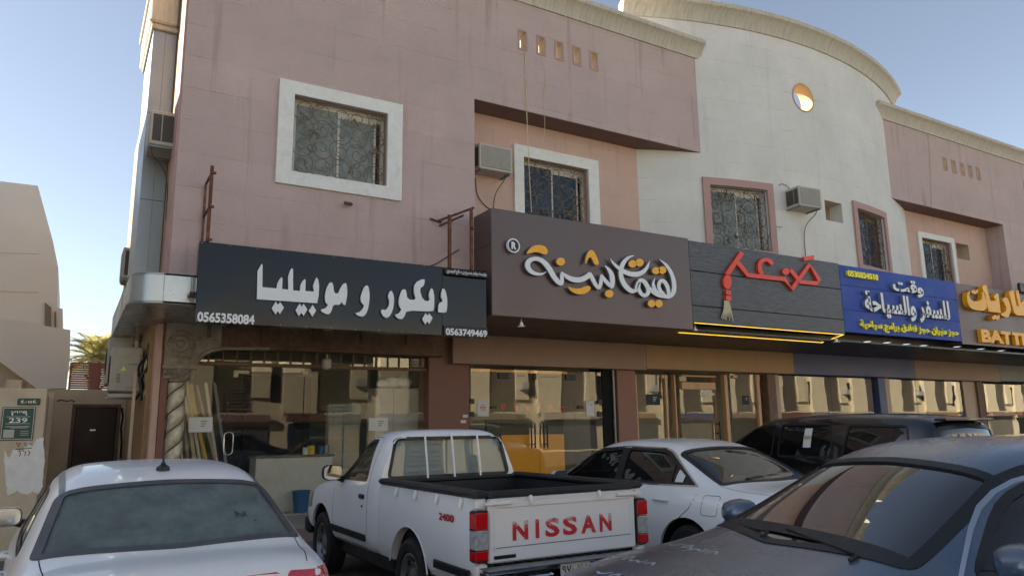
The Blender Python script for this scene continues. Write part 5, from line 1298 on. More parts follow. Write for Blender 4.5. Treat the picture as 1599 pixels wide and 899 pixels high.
class Frame:
    """2-D drawing frame over a body: origin, u, v axes; rays go along -n"""
    def __init__(s, me, O, U, V, N, far=.8):
        bm = bmesh.new(); bm.from_mesh(me); s.bvh = BVHTree.FromBMesh(bm); bm.free()
        s.O, s.U, s.V, s.N, s.far = Vector(O), Vector(U).normalized(), Vector(V).normalized(), Vector(N).normalized(), far; s.last = None
    def hit(s, u, v, off=0.):
        o = s.O+s.U*u+s.V*v
        h = s.bvh.ray_cast(o+s.N*s.far, -s.N)
        if h[0] is None:
            h = s.bvh.find_nearest(o)
        nn = h[1]
        if nn.dot(s.N) < 0: nn = -nn
        return h[0]+nn*off
    def panel(s, mb, P, off=.002, grid=.06, rim=0.):
        P = dens(P, grid)
        us = [p[0] for p in P]; vs = [p[1] for p in P]; pts = [Vector(p) for p in P]; n = len(pts)
        area = sum(P[i-1][0]*P[i][1]-P[i][0]*P[i-1][1] for i in range(n))
        nu = int((max(us)-min(us))/grid)+1; nv = int((max(vs)-min(vs))/grid)+1
        def inside(x, y):
            c = False
            for i in range(n):
                x1, y1 = P[i-1]; x2, y2 = P[i]
                if (y1 > y) != (y2 > y) and x < (x2-x1)*(y-y1)/(y2-y1)+x1: c = not c
            return c
        for i in range(1, nu):
            for j in range(1, nv):
                x = min(us)+(max(us)-min(us))*i/nu; y = min(vs)+(max(vs)-min(vs))*j/nv
                if inside(x, y) and min((Vector((x, y))-q).length for q in pts) > grid*.3: pts.append(Vector((x, y)))
        r = geometry.delaunay_2d_cdt(pts, [(i, (i+1) % n) for i in range(n)], [], 1, 1e-5)
        V = [s.hit(p.x, p.y, off) for p in r[0]]; mb.add(V, [list(f) for f in r[2]])
        if rim:
            A = [s.hit(p[0], p[1], off) for p in P]; Bq = [s.hit(p[0], p[1], off-rim) for p in P]
            mb.add(A+Bq, [[i, (i+1) % n, n+(i+1) % n, n+i] for i in range(n)])
        return mb
    def ring(s, mb, P, w, off=.004, outw=0., rim=.006):
        P = dens(P)
        A = [s.hit(*p, off) for p in inset(P, -outw)]; Bq = [s.hit(*p, off) for p in inset(P, w)]; n = len(P)
        A0 = [s.hit(*p, off-rim) for p in inset(P, -outw)]; B0 = [s.hit(*p, off-rim) for p in inset(P, w)]
        mb.add(A+Bq+A0+B0, [[i, (i+1) % n, n+(i+1) % n, n+i] for i in range(n)]+[[i, (i+1) % n, 2*n+(i+1) % n, 2*n+i] for i in range(n)]+[[n+i, n+(i+1) % n, 3*n+(i+1) % n, 3*n+i] for i in range(n)])
        return mb
    def line(s, mb, pts, w=.005, off=.0008, sub=.04, closed=False):
        q = []
        for i in range(len(pts)-1+(1 if closed else 0)):
            a, b = Vector(pts[i]), Vector(pts[(i+1) % len(pts)]); k = max(1, int((b-a).length/sub))
            q += [a.lerp(b, j/k) for j in range(k)]
        q.append(Vector(pts[0] if closed else pts[-1])); L = []; Rr = []
        for i, p in enumerate(q):
            t = (q[min(i+1, len(q)-1)]-q[max(i-1, 0)])
            if t.length < 1e-7: t = Vector((1, 0))
            t.normalize(); L.append(s.hit(p.x-t.y*w/2, p.y+t.x*w/2, off)); Rr.append(s.hit(p.x+t.y*w/2, p.y-t.x*w/2, off))
        m_ = len(q); mb.add(L+Rr, [[i, i+1, m_+i+1, m_+i] for i in range(m_-1)]); return mb
def prism_mesh(P, O, U, V, N, a, b):
    O, U, V, N = Vector(O), Vector(U).normalized(), Vector(V).normalized(), Vector(N).normalized()
    mb = MB(); mb.prism([O+U*p[0]+V*p[1]+N*a for p in P], N*(b-a)); return mb.mesh('cut', 'black')
def cyl_mesh(x, z, r, y0, y1):
    return MB().lathe([(r, y0), (r, y1)], (x, 0, z), 'y', 40).mesh('cut', 'black')
def wheel(t, x, y, r=.33, w=.22, side=1, steel=True, name='wheel'):
    """hub mesh > tyre, rim"""
    s = side
    hub = MB().lathe([(.09, -.05*s), (.09, w*.28*s), (.05, w*.34*s), (.0, w*.34*s)], (x, y, r), 'y', 16).build(name, 'steel', t, smooth=40)
    h = w/2; rr = r*.62
    MB().lathe([(rr, h*.82*s), (rr+.02, h*.98*s), (r*.86, h*1.02*s), (r*.965, h*.86*s), (r, h*.55*s), (r, -h*.55*s), (r*.965, -h*.86*s), (r*.86, -h*s), (rr, -h*.8*s)], (x, y, r), 'y', 40, closed=True).build('tyre', 'rubber', hub, smooth=30)
    mb = MB(); mb.lathe([(rr+.004, h*.84*s), (rr-.012, h*.86*s), (rr-.03, h*.5*s), (rr-.05, h*.2*s), (rr-.055, -h*.6*s)], (x, y, r), 'y', 36, cap=False)
    n = 0 if steel else 5
    for k in range(n):
        a = 2*pi*k/n; wv = .055 if steel else .035
        d = Vector((cos(a), 0, sin(a))); q = Vector((-sin(a), 0, cos(a))); c = Vector((x, y, r))
        p = [c+d*.07+q*wv*.6+Vector((0, h*.55*s, 0)), c+d*.07-q*wv*.6+Vector((0, h*.55*s, 0)), c+d*(rr-.03)-q*wv+Vector((0, h*.42*s, 0)), c+d*(rr-.03)+q*wv+Vector((0, h*.42*s, 0))]
        mb.prism(p, (0, -.02*s, 0))
    mb.lathe([(.075, h*.5*s), (.075, h*.62*s), (.05, h*.66*s), (.0, h*.66*s)], (x, y, r), 'y', 16)
    if steel:
        mb.lathe([(rr-.03, h*.30*s), (rr-.045, h*.42*s), (rr*.62, h*.52*s), (rr*.45, h*.30*s), (.078, h*.34*s), (.07, h*.5*s)], (x, y, r), 'y', 32, cap=False)
        for k in range(8):
            a = 2*pi*k/8; c = (x+rr*.74*cos(a), y, r+rr*.74*sin(a)); MB().lathe([(.024, h*.50*s), (.024, h*.535*s), (0, h*.535*s)], c, 'y', 10).build('rim_slot', 'dark', hub)
    mb.build('rim', 'steel' if steel else 'alu', hub, smooth=30)
    MB().lathe([(rr-.02, h*.05*s), (.0, h*.04*s)], (x, y, r), 'y', 20).build('brake_disc', 'dark', hub)
    return hub
def mirror_part(t, x, y, z, s, mt, L=.2, H=.14, glass_front=True, rear=True):
    """door mirror: housing, glass facing back (-x), stalk; s = +1 left"""
    mb = MB(); n = 14; V = []
    prof = [(-.045, 1.0), (-.03, 1.04), (.02, 1.0), (.07, .82), (.1, .5), (.11, .1)]
    for (dx, sc) in prof:
        for k in range(n):
            a = 2*pi*k/n; c_, s_ = cos(a), sin(a); e = .6
            V.append((x+dx, y+s*(L*.55)+L*.5*sc*math.copysign(abs(c_)**e, c_)*s, z+H*.5*sc*math.copysign(abs(s_)**e, s_)))
    m_ = len(prof); mb.add(V, [[i*n+k, i*n+(k+1) % n, (i+1)*n+(k+1) % n, (i+1)*n+k] for i in range(m_-1) for k in range(n)]+[[(m_-1)*n+k for k in range(n)]])
    h = mb.build('door_mirror', mt, t, smooth=50)
    gV = V[:n]; c = Vector((x-.04, y+s*L*.55, z)); gl = MB().add([Vector((x-.043, c.y+(v[1]-c.y)*.93, z+(v[2]-z)*.92)) for v in gV], [list(range(n))]).build('mirror_glass', 'mirror', h)
    MB().tube([(x+.03, y+s*L*.25, z-H*.35), (x+.05, y-s*.05, z-H*.55)], [.03, .04], 8).build('mirror_foot', 'black', h, smooth=50)
    return h
def seat(t, x, y, z, mt='seat', w=.5, bench=False):
    mb = MB(); mb.cbox((x-.25, y-w/2, z), (x+.27, y+w/2, z+.14), .04); mb.build('seat', mt, t)
    q = Matrix.Translation((x-.25, y, z+.1)) @ Matrix.Rotation(R(-14), 4, 'Y')
    MB().cbox((-.12, -w/2+.02, 0), (.0, w/2-.02, .56), .04, q).build('seat_back', mt, t)
    MB().cbox((-.1, -.13, .59), (-.01, .13, .75), .03, q).build('headrest', mt, t)
def interior(t, x0, x1, w, z, dash_x, dash_z, seats, mt='seat'):
    MB().cbox((x0, -w, z-.04), (x1, w, z), .01).build('cabin_floor', 'black', t)
    MB().cbox((dash_x-.25, -w+.02, z+.2), (dash_x+.22, w-.02, dash_z), .05).build('dashboard', 'black', t)
    for (x, y) in seats: seat(t, x, y, z+.08, mt)
    mb = MB(); c = Vector((dash_x-.4, w*.48, dash_z+.0)); mb.tube([c+Vector((.06*cos(a), .18*sin(a), .17*cos(a))) for a in [2*pi*k/20 for k in range(20)]], .014, 6, closed=True); mb.tube([c, c+Vector((.2, 0, -.12))], .03, 6); mb.build('steering_wheel', 'black', t)
MB_ = MB

# ---- generic sedan -----------------------------------------------------
def sedan(name, label, loc, ang, P):
    t = thing(name, label, 'car', (0, 0, 0)); ww = P['w']; pm = P['paint']
    st = []
    for (x, zb, wS, zsh, wB, zB_, xr, wR, zR, zC) in P['st']:
        # x, bottom z, sill half width, shoulder z, belt half width, belt z, rail x, rail half width, rail z, centre z
        st.append([(x, 0, zb), (x, wS*.8, zb), (x, wS, zb+.07), (x, wS+.025, zb+(zsh-zb)*.5), (x, wS+.01, zsh), ((x+xr)/2 if abs(xr-x) < .3 else x, wB, zB_), (xr, wR, zR), (xr, wR*.62, zR+(zC-zR)*.72), (xr, 0, zC)])
    cage = cage_mesh(st, P.get('crease', ()), 3)
    side = Frame(cage, (0, 0, 0), (1, 0, 0), (0, 0, 1), (0, 1, 0), 1.6)
    sideR = Frame(cage, (0, 0, 0), (1, 0, 0), (0, 0, 1), (0, -1, 0), 1.6)
    top = Frame(cage, (0, 0, 0), (1, 0, 0), (0, 1, 0), (0, 0, 1), 2.5)
    cuts = []
    for W in P['side_windows']:
        Q = rpoly(W, .05)
        cuts.append(prism_mesh(Q, (0, 0, 0), (1, 0, 0), (0, 0, 1), (0, 1, 0), .32, 1.3)); cuts.append(prism_mesh(Q, (0, 0, 0), (1, 0, 0), (0, 0, 1), (0, -1, 0), .32, 1.3))
    fr = {}
    for key in ('front', 'rear'):
        x0, z0, x1, z1, wb, wt = P[key]         # base centre, top centre, half widths
        v = Vector((x1-x0, 0, z1-z0)); Ln = v.length; v.normalize(); nrm = Vector((0, 1, 0)).cross(v)
        if nrm.z < 0: nrm = -nrm
        F = Frame(cage, (x0, 0, z0), (0, 1, 0), v, nrm, .5)
        cb = P.get('bow', .05)
        Q = rpoly([(-wb, .06), (0, -cb*.2), (wb, .06), (wt, Ln-.02), (0, Ln+.01), (-wt, Ln-.02)], .07, 4)
        fr[key] = (F, Q); cuts.append(prism_mesh(inset(Q, .035), (x0, 0, z0), (0, 1, 0), v, nrm, -.25, .3))
    for x in P['axles']:
        for s in (1, -1): cuts.append(cyl_mesh(x, P['wr']+.01, P['wr']+.06, s*(ww-.32), s*(ww+.2)))
    body = boolean(cage.copy(), cuts, .03, True, pm); bo = add_obj('body', body, t)
    # glass, seals, gaps
    for s, F in ((1, side), (-1, sideR)):
        for k, W in enumerate(P['side_windows']):
            Q = rpoly(W, .05); F.panel(MB(), inset(Q, -.01), -.012).build('side_window', P['glass'], t, smooth=60)
            F.ring(MB(), Q, .018, .002, .012).build('window_seal', 'black', t, smooth=60)
        if P.get('chrome'):
            Q = rpoly(P['chrome'], .05); F.ring(MB(), Q, P.get('chw', .018), .006, 0.0, .008).build('window_trim', 'chrome', t, smooth=60)
        for (a, b, c, d) in P.get('pillar', ()):
            F.panel(MB(), [a, b, c, d], .0035).build('pillar_cover', 'black', t, smooth=60)
        for D_ in P['doors']:
            mb = MB(); F.line(mb, D_, .007, .0006, closed=False); mb.build('door_gap', 'dark', t)
        for (x, z) in P['handles']:
            h = F.hit(x, z); mb = MB(); mb.tube([h+Vector((-.1, -.01*s, 0)), h+Vector((-.085, .035*s, 0)), h+Vector((.085, .035*s, 0)), h+Vector((.1, -.01*s, 0))], [.012, .016, .016, .012], 8); mb.build('door_handle', P.get('handle_mat', pm), t, smooth=50)
    if P.get('fuel'):
        x, z = P['fuel']; F = side; Q = rpoly([(x-.1, z-.09), (x+.1, z-.09), (x+.1, z+.09), (x-.1, z+.09)], .03)
        F.line(MB(), Q+[Q[0]], .005, .0006).build('fuel_flap_gap', 'dark', t)
    for key in ('front', 'rear'):
        F, Q = fr[key]; gm = P[key+'_glass']
        F.panel(MB(), inset(Q, .012), -.006, .08).build('windscreen' if key == 'front' else 'rear_window', gm, t, smooth=60)
        F.ring(MB(), Q, .052, .005, 0.0, .012).build('glass_border', P.get('border', 'black'), t, smooth=60)
    for ln in P.get('top_lines', ()):
        for s in (1, -1): mb = MB(); top.line(mb, [(x, y*s) for x, y in ln], .006, .0008); mb.build('panel_gap', 'dark', t)
    for ln in P.get('roof_ditch', ()):
        for s in (1, -1): mb = MB(); top.line(mb, [(x, y*s) for x, y in ln], P.get('ditch_w', .035), .004); mb.build('roof_moulding', 'steel' if pm != 'c_dark' else 'black', t)
    interior(t, P['cab'][0], P['cab'][1], ww-.2, .26, P['dash'][0], P['dash'][1], P['seats'])
    for s in (1, -1):
        mirror_part(t, P['mir'][0], s*(P['mir'][2]), P['mir'][1], s, P.get('mirmat', pm), *P.get('mirsize', (.2, .14)))
        for x in P['axles']:
            wheel(t, x, s*(ww-.12), P['wr'], .21, s, False)
            mb = MB(); pr = [(P['wr']+.055, 0), (P['wr']+.055, .3)]; n = 20; V = [(x+(P['wr']+.055)*cos(pi*k/n), s*(ww-.33+d), P['wr']+.01+(P['wr']+.055)*sin(pi*k/n)) for d in (0, .28) for k in range(n+1)]
            mb.add(V, [[k, k+1, n+1+k+1, n+1+k] for k in range(n)]+[list(range(n+1))]); mb.build('wheel_arch_liner', 'dark', t)
        for nm, mt, Fn, Q in P['lamps']:
            F = {'side': side if s > 0 else sideR}.get(Fn)
            F.panel(MB(), rpoly(Q, .02), .004, .05, .01).build(nm, mt, t, smooth=60)
    if P.get('end_lamps'):
        for nm, mt, x, Nn, Q in P['end_lamps']:
            F = Frame(cage, (x, 0, 0), (0, 1, 0), (0, 0, 1), (Nn, 0, 0), .8)
            for s in (1, -1): F.panel(MB(), rpoly([(u*s, v) for u, v in Q], .02), .004, .05, .01).build(nm, mt, t, smooth=60)
    P.get('extra', lambda *a: None)(t, dict(side=side, sideR=sideR, top=top, fr=fr, cage=cage))
    t.location = loc; t.rotation_euler = (0, 0, ang); k_ = P.get('scale', 1); t.scale = (k_, k_, k_*P.get('zscale', 1))
    return t
BASE = dict(w=.86, axles=(1.02, 3.72), wr=.33, cab=(.7, 3.6), dash=(3.2, .92), seats=((1.75, .38), (1.75, -.38), (2.55, .38), (2.55, -.38)), mir=(3.12, 1.0, .84),
    handles=((1.45, .86), (2.42, .84)), lamps=(), side_windows=(), doors=())
def shade(p, **k): d = dict(p); d.update(k); return d

# ---- white saloon at the lower left, seen from behind -------------------
ST = [ # x, zb, wS, zsh, wB, zB, xr, wR, zR, zC
 (0.00, .38, .62, .70, .60, .80, .02, .52, .84, .86),
 (0.06, .26, .76, .72, .72, .86, .10, .64, .905, .925),
 (0.30, .22, .82, .74, .78, .88, .34, .68, .93, .95),
 (0.56, .20, .84, .76, .80, .89, .58, .735, .925, .955),
 (1.08, .19, .85, .78, .80, .91, 1.14, .64, 1.325, 1.37),
 (1.60, .19, .85, .78, .80, .92, 1.70, .63, 1.385, 1.425),
 (2.20, .19, .85, .78, .79, .92, 2.20, .61, 1.39, 1.44),
 (2.90, .19, .85, .77, .79, .91, 2.70, .56, 1.32, 1.38),
 (3.40, .19, .85, .76, .78, .89, 3.42, .66, .92, .98),
 (4.00, .20, .83, .72, .76, .80, 4.00, .60, .84, .89),
 (4.40, .24, .76, .64, .68, .72, 4.40, .50, .74, .78),
 (4.52, .34, .62, .56, .55, .62, 4.50, .40, .64, .66)]
def ex_left(t, F):
    bx = 1.36; q = F['top'].hit(bx, .0)
    MB().lathe([(.045, -.005), (.04, .02), (.018, .035), (.012, .05)], q, 'z', 16).build('aerial_base', 'black', t, smooth=40)
    MB().tube([q+Vector((0, 0, .04)), q+Vector((.02, 0, .2)), q+Vector((-.03, .0, .38))], [.008, .005, .003], 6).build('aerial', 'black', t)
    top = F['top']; rr, Q = F['fr']['rear']
    mb = MB(); rnd = random.Random(2)
    for k in range(7):
        u, v = -.42+rnd.uniform(-.06, .06), .3+rnd.uniform(-.05, .05); rr.line(mb, [(u, v), (u+rnd.uniform(-.03, .03), v+rnd.uniform(-.05, .05))], .012, -.003)
    mb.build('finger_smudge', 'carglass_dark', t)
    MB().cbox((.0, -.19, .55), (.02, .19, .66), .004, Matrix.Translation((-.035, 0, 0))).build('number_plate', 'paper', t)
M['frit'] = mat('dusty_glass_edge', '45474b', .5, var=.2, scale=5, dirt='66645f', dirt_amt=.5)
M['carglass_dark'] = mat('wiped_dust_mark', '32383a', .3, var=.1)
sedan('parked_car', 'white saloon at the lower left with a dusty rear window and a roof aerial', (.63, 4.30, 0), R(92), shade(BASE,
    st=ST, border='frit', paint='c_white', glass='tint2', front_glass='carglass', rear_glass='dustglass', w=.85, axles=(.92, 3.55), wr=.31,
    rear=(.53, .945, 1.12, 1.365, .735, .615), front=(3.44, .96, 2.74, 1.375, .64, .54), bow=.04,
    side_windows=([(.98, .945), (2.02, .95), (2.02, 1.285), (1.42, 1.245, .1)], [(2.09, .95), (3.22, .96, .12), (2.78, 1.235), (2.09, 1.29)]),
    doors=([(2.05, .9), (2.06, .3), (3.1, .26), (3.25, .5), (3.2, .93)], [(2.05, .3), (1.3, .3), (1.12, .55), (1.0, .7), (.98, .92)]),
    mir=(2.98, .99, .77), mirmat='c_white', handles=((1.28, .8), (2.22, .8)),
    top_lines=([(.66, .69), (.30, .66), (.12, .62)],), roof_ditch=([(1.15, .585), (1.7, .575), (2.3, .56), (2.72, .53)],), ditch_w=.032,
    lamps=(('tail_lamp', 'lampred', 'side', [(.0, .66), (.36, .78), (.3, .84), (.02, .86)]), ('headlight', 'lampclear', 'side', [(4.05, .62), (4.45, .56), (4.42, .68), (4.0, .76)])),
    end_lamps=(('tail_lamp', 'lampred', 0, -1, [(.42, .68), (.78, .66), (.78, .84), (.5, .86)]),), extra=ex_left))

# ---- pearl white saloon in the middle -----------------------------------
ST = [
 (0.00, .40, .66, .72, .62, .86, .02, .54, .92, .94),
 (0.08, .26, .82, .74, .76, .90, .12, .66, .99, 1.015),
 (0.35, .22, .88, .78, .82, .93, .38, .70, 1.00, 1.035),
 (0.72, .20, .90, .80, .84, .95, .80, .70, 1.02, 1.055),
 (1.15, .19, .905, .83, .84, 1.0, 1.42, .61, 1.40, 1.44),
 (1.80, .19, .905, .83, .84, 1.0, 2.02, .61, 1.44, 1.478),
 (2.45, .19, .905, .82, .84, .99, 2.50, .61, 1.44, 1.478),
 (3.10, .19, .905, .80, .84, .94, 2.92, .59, 1.375, 1.42),
 (3.62, .19, .90, .78, .83, .92, 3.62, .68, .96, 1.02),
 (4.25, .20, .88, .74, .80, .85, 4.25, .62, .88, .93),
 (4.66, .24, .80, .66, .72, .74, 4.66, .52, .77, .80),
 (4.78, .34, .66, .58, .58, .64, 4.76, .42, .66, .68)]
def ex_mid(t, F):
    s = F['side']; s.panel(MB(), [(1.2, 1.05), (1.31, 1.05), (1.31, 1.17), (1.2, 1.17)], -.004).build('window_sticker', 'paper', t)
    mb = MB(); s.line(mb, [(1.36, 1.03), (1.42, 1.33)], .022, -.003); mb.build('window_divider', 'black', t)
sedan('parked_car', 'pearl white saloon parked between the white pickup and the black off-roader', (6.22, 4.6, 0), R(90), shade(BASE,
    st=ST, paint='c_white2', glass='tint', front_glass='carglass', rear_glass='tint', w=.905, axles=(1.06, 3.83), wr=.33,
    rear=(.66, 1.05, 1.40, 1.44, .70, .60), front=(3.62, .99, 2.95, 1.415, .66, .56),
    side_windows=([(1.02, 1.035, .03), (2.16, 1.025), (2.22, 1.375), (1.58, 1.355, .12)], [(2.25, 1.025), (3.42, .99, .1), (2.94, 1.32, .1), (2.31, 1.375)]),
    chrome=[(.96, 1.015, .03), (3.52, .975, .1), (2.98, 1.345, .2), (2.25, 1.398, .1), (1.56, 1.38, .15)], chw=.014, pillar=(((2.15, 1.025), (2.26, 1.025), (2.32, 1.375), (2.21, 1.375)),),
    doors=([(2.2, .93), (2.2, .34), (3.4, .3), (3.52, .55), (3.45, .92)], [(2.2, .34), (1.48, .34), (1.36, .5), (1.2, .68), (1.02, .82), (.96, .95)]),
    mir=(3.2, 1.03, .84), handles=((1.42, .875), (2.48, .86)), fuel=(.76, .86), top_lines=([(.8, .7), (.40, .68), (.14, .64)],),
    lamps=(('tail_lamp', 'lampred', 'side', [(.02, .7), (.5, .82), (.45, .88), (.04, .9)]), ('headlight', 'lampclear', 'side', [(4.3, .66), (4.72, .6), (4.7, .7), (4.25, .8)])), extra=ex_mid))

# ---- dark dusty saloon on the right, facing left -------------------------
ST = [
 (0.00, .40, .66, .74, .62, .88, .02, .54, .92, .94),
 (0.08, .26, .84, .78, .78, .93, .12, .66, 1.00, 1.03),
 (0.40, .22, .89, .82, .84, .96, .45, .70, 1.03, 1.07),
 (0.80, .20, .91, .84, .86, .98, .92, .70, 1.08, 1.12),
 (1.20, .19, .915, .85, .86, 1.0, 1.60, .60, 1.39, 1.45),
 (1.85, .19, .915, .85, .86, 1.0, 2.10, .63, 1.49, 1.55),
 (2.50, .19, .915, .84, .86, .99, 2.60, .63, 1.49, 1.55),
 (3.20, .19, .915, .83, .86, .98, 3.02, .62, 1.42, 1.485),
 (3.66, .19, .91, .82, .85, .965, 3.70, .72, 1.0, 1.045),
 (4.30, .20, .90, .78, .83, .92, 4.30, .66, .95, 1.0),
 (4.72, .24, .83, .70, .76, .82, 4.72, .56, .85, .90),
 (4.88, .34, .68, .60, .60, .68, 4.86, .44, .70, .73)]
def ex_dark(t, F):
    top = F['top']; fr, Q = F['fr']['front']
    for s in (1, -1):          # bonnet ribs of the wiper arms
        a = fr.hit(-.08 if s > 0 else .52, .02, .012); b = fr.hit(-.62 if s > 0 else -.02, .085, .008)
        mb = MB(); mb.tube([a+Vector((.04, 0, -.02)), a, b], [.010, .008, .006], 6); mb.build('wiper', 'black', t)
    fr.panel(MB(), [(-.68, .05), (.68, .05), (.66, .13), (-.66, .13)], .0035).build('lower_border', 'black', t, smooth=60)
    fr.panel(MB(), [(-.6, .60), (-.46, .62), (-.46, .67), (-.6, .65)], -.012).build('screen_sticker', 'stickerblue', t)
    mb = MB(); c = fr.hit(0, .62, -.1); mb.cbox((c.x-.03, c.y-.13, c.z-.07), (c.x+.03, c.y+.13, c.z+.01), .02); mb.build('inside_mirror', 'black', t)
    # words drawn with a finger in the dust of the bonnet
    rnd = random.Random(8)
    def sc(cx, cy, s_, pts): top.line(mb, chaikin([(cx+a*s_, cy+b*s_) for a, b in pts], 2, False), .014, .001, .02)
    G = [[(0, 0), (.02, .08), (.0, .16), (-.05, .2)], [(-.02, .26), (.05, .3), (.0, .36), (-.06, .33), (-.02, .27)], [(0, .4), (.06, .46), (0, .52), (.05, .6), (-.03, .62)], [(.03, .68), (-.04, .74), (.02, .8)]]
    for k, (cx, cy) in enumerate(((4.35, -.62), (4.05, -.55), (4.55, -.35))):
        for p in G: mb = MB(); sc(cx, cy, .62, p); mb.build('finger_stroke', 'dustline', t)
M['stickerblue'] = mat('pale_blue_sticker', '6fa6c0', .5, var=.05)
M['dustline'] = mat('wiped_dust_line', 'b8babc', .5, var=.2)
AD = R(165)
hx = Vector((cos(AD), sin(AD), 0)); hc_ = Vector((3.03, 2.56, 0)); lc = hc_-hx*3.72
sedan('parked_car', 'dusty dark blue-grey saloon at the lower right with writing in its bonnet dust', (lc.x, lc.y, 0), AD, shade(BASE,
    st=ST, paint='c_dark', glass='tint2', front_glass='windscreen', rear_glass='tint', w=.915, axles=(1.08, 3.9), wr=.34,
    rear=(.86, 1.10, 1.60, 1.45, .68, .58), front=(3.73, 1.03, 3.05, 1.48, .73, .61), bow=.35,
    side_windows=([(1.1, 1.03, .03), (2.26, 1.02), (2.3, 1.42), (1.7, 1.39, .12)], [(2.34, 1.02), (3.46, 1.0, .1), (3.04, 1.33, .2), (2.38, 1.42)]),
    chrome=[(1.0, 1.005, .03), (3.56, .98, .06), (3.10, 1.355, .28), (2.35, 1.45, .1), (1.66, 1.42, .15)], chw=.014,
    doors=([(2.3, .96), (2.3, .34), (3.5, .3), (3.62, .55), (3.58, .97)], [(2.3, .34), (1.5, .34), (1.2, .7), (1.0, .98)]),
    mir=(3.34, 1.085, .84), mirsize=(.23, .15), mirmat='c_dark', handles=((1.5, .9), (2.56, .88)), top_lines=([(3.68, .84), (3.75, .76), (4.3, .72), (4.75, .6)],),
    roof_ditch=([(1.6, .575), (2.1, .6), (2.6, .6), (3.04, .585)],), ditch_w=.05,
    lamps=(('tail_lamp', 'lampred', 'side', [(.02, .72), (.5, .84), (.45, .9), (.04, .92)]), ('headlight', 'lampclear', 'side', [(4.35, .7), (4.82, .62), (4.8, .74), (4.3, .86)])), extra=ex_dark))

# ---- black off-roader ------------------------------------------------------
ST = [
 (0.00, .50, .86, .95, .84, 1.08, .06, .70, 1.52, 1.56),
 (0.12, .36, .95, 1.0, .93, 1.12, .22, .76, 1.68, 1.72),
 (0.60, .32, .985, 1.02, .95, 1.14, .70, .78, 1.73, 1.775),
 (1.30, .30, .99, 1.02, .95, 1.14, 1.35, .79, 1.75, 1.795),
 (2.10, .30, .99, 1.02, .95, 1.14, 2.10, .79, 1.75, 1.80),
 (2.80, .30, .99, 1.02, .95, 1.14, 2.75, .77, 1.73, 1.78),
 (3.40, .30, .99, 1.01, .95, 1.13, 3.15, .74, 1.66, 1.71),
 (3.90, .30, .99, 1.00, .94, 1.12, 3.92, .84, 1.17, 1.22),
 (4.60, .32, .98, .98, .93, 1.08, 4.60, .82, 1.13, 1.17),
 (5.00, .38, .92, .92, .88, 1.02, 5.0, .74, 1.06, 1.08),
 (5.12, .5, .8, .8, .78, .9, 5.1, .6, .94, .96)]
def ex_suv(t, F):
    s = F['side']; s.panel(MB(), [(1.98, 1.3), (2.12, 1.3), (2.12, 1.58), (1.98, 1.58)], -.006).build('window_sticker', 'paper', t)
    s.panel(MB(), [(1.99, 1.42), (2.11, 1.42), (2.11, 1.47), (1.99, 1.47)], -.0045).build('sticker_band', 'frond', t)
    MB().cbox((.03, -.6, 1.655), (.2, .6, 1.69), .01).build('rear_spoiler', 'c_black', t)
sedan('parked_car', 'black off-roader with dark glass and side window sticker behind the white saloon', (10.2, 5.4, 0), R(90), shade(BASE,
    st=ST, scale=.95, zscale=1.035, paint='c_black', glass='tint', front_glass='tint2', rear_glass='tint', w=.985, axles=(1.08, 4.05), wr=.39,
    rear=(.03, 1.16, .14, 1.6, .74, .66), front=(3.92, 1.2, 3.22, 1.66, .80, .70), bow=.04, cab=(.4, 3.8), dash=(3.5, 1.12), seats=((1.4, .42), (1.4, -.42), (2.55, .42), (2.55, -.42)),
    side_windows=([(.36, 1.17), (1.42, 1.17), (1.36, 1.62), (.48, 1.60)], [(1.58, 1.16), (2.58, 1.16), (2.58, 1.64), (1.66, 1.64)], [(2.7, 1.16), (3.68, 1.18, .1), (3.2, 1.58, .12), (2.7, 1.63)]),
    doors=([(2.64, 1.1), (2.64, .42), (3.6, .4), (3.74, .6), (3.74, 1.12)], [(2.64, .42), (1.75, .42), (1.5, .75), (1.5, 1.12)]),
    mir=(3.42, 1.24, .95), handles=((1.75, 1.02), (2.84, 1.02)), mirmat='c_black',
    lamps=(('tail_lamp', 'lampred', 'side', [(.02, .95), (.22, .97), (.22, 1.3), (.06, 1.3)]), ('headlight', 'lampclear', 'side', [(4.75, .86), (5.08, .8), (5.06, .96), (4.72, 1.02)])), extra=ex_suv))

# ---- old white pickup -------------------------------------------------------
t = thing('pickup_truck', 'old white single-cab pickup with red letters on its tailgate and a black-lined bed', 'pickup truck')
pm = 'c_white3'
ST = [
 (2.05, .45, .72, .95, .775, 1.10, 2.14, .62, 1.53, 1.56),
 (2.09, .40, .78, .97, .785, 1.11, 2.20, .645, 1.575, 1.605),
 (2.26, .38, .80, .98, .79, 1.11, 2.34, .65, 1.59, 1.62),
 (2.55, .38, .80, .98, .79, 1.09, 2.55, .645, 1.59, 1.62),
 (2.95, .38, .80, .97, .79, 1.08, 2.80, .635, 1.56, 1.59),
 (3.20, .38, .80, .96, .785, 1.07, 2.93, .62, 1.52, 1.555),
 (3.42, .38, .80, .95, .78, 1.06, 3.42, .70, 1.09, 1.14),
 (3.90, .38, .81, .93, .78, 1.02, 3.90, .66, 1.06, 1.09),
 (4.35, .40, .80, .86, .76, .96, 4.35, .62, 1.0, 1.03),
 (4.62, .42, .76, .76, .70, .84, 4.60, .55, .9, .93),
 (4.70, .46, .70, .66, .62, .74, 4.68, .48, .78, .80)]
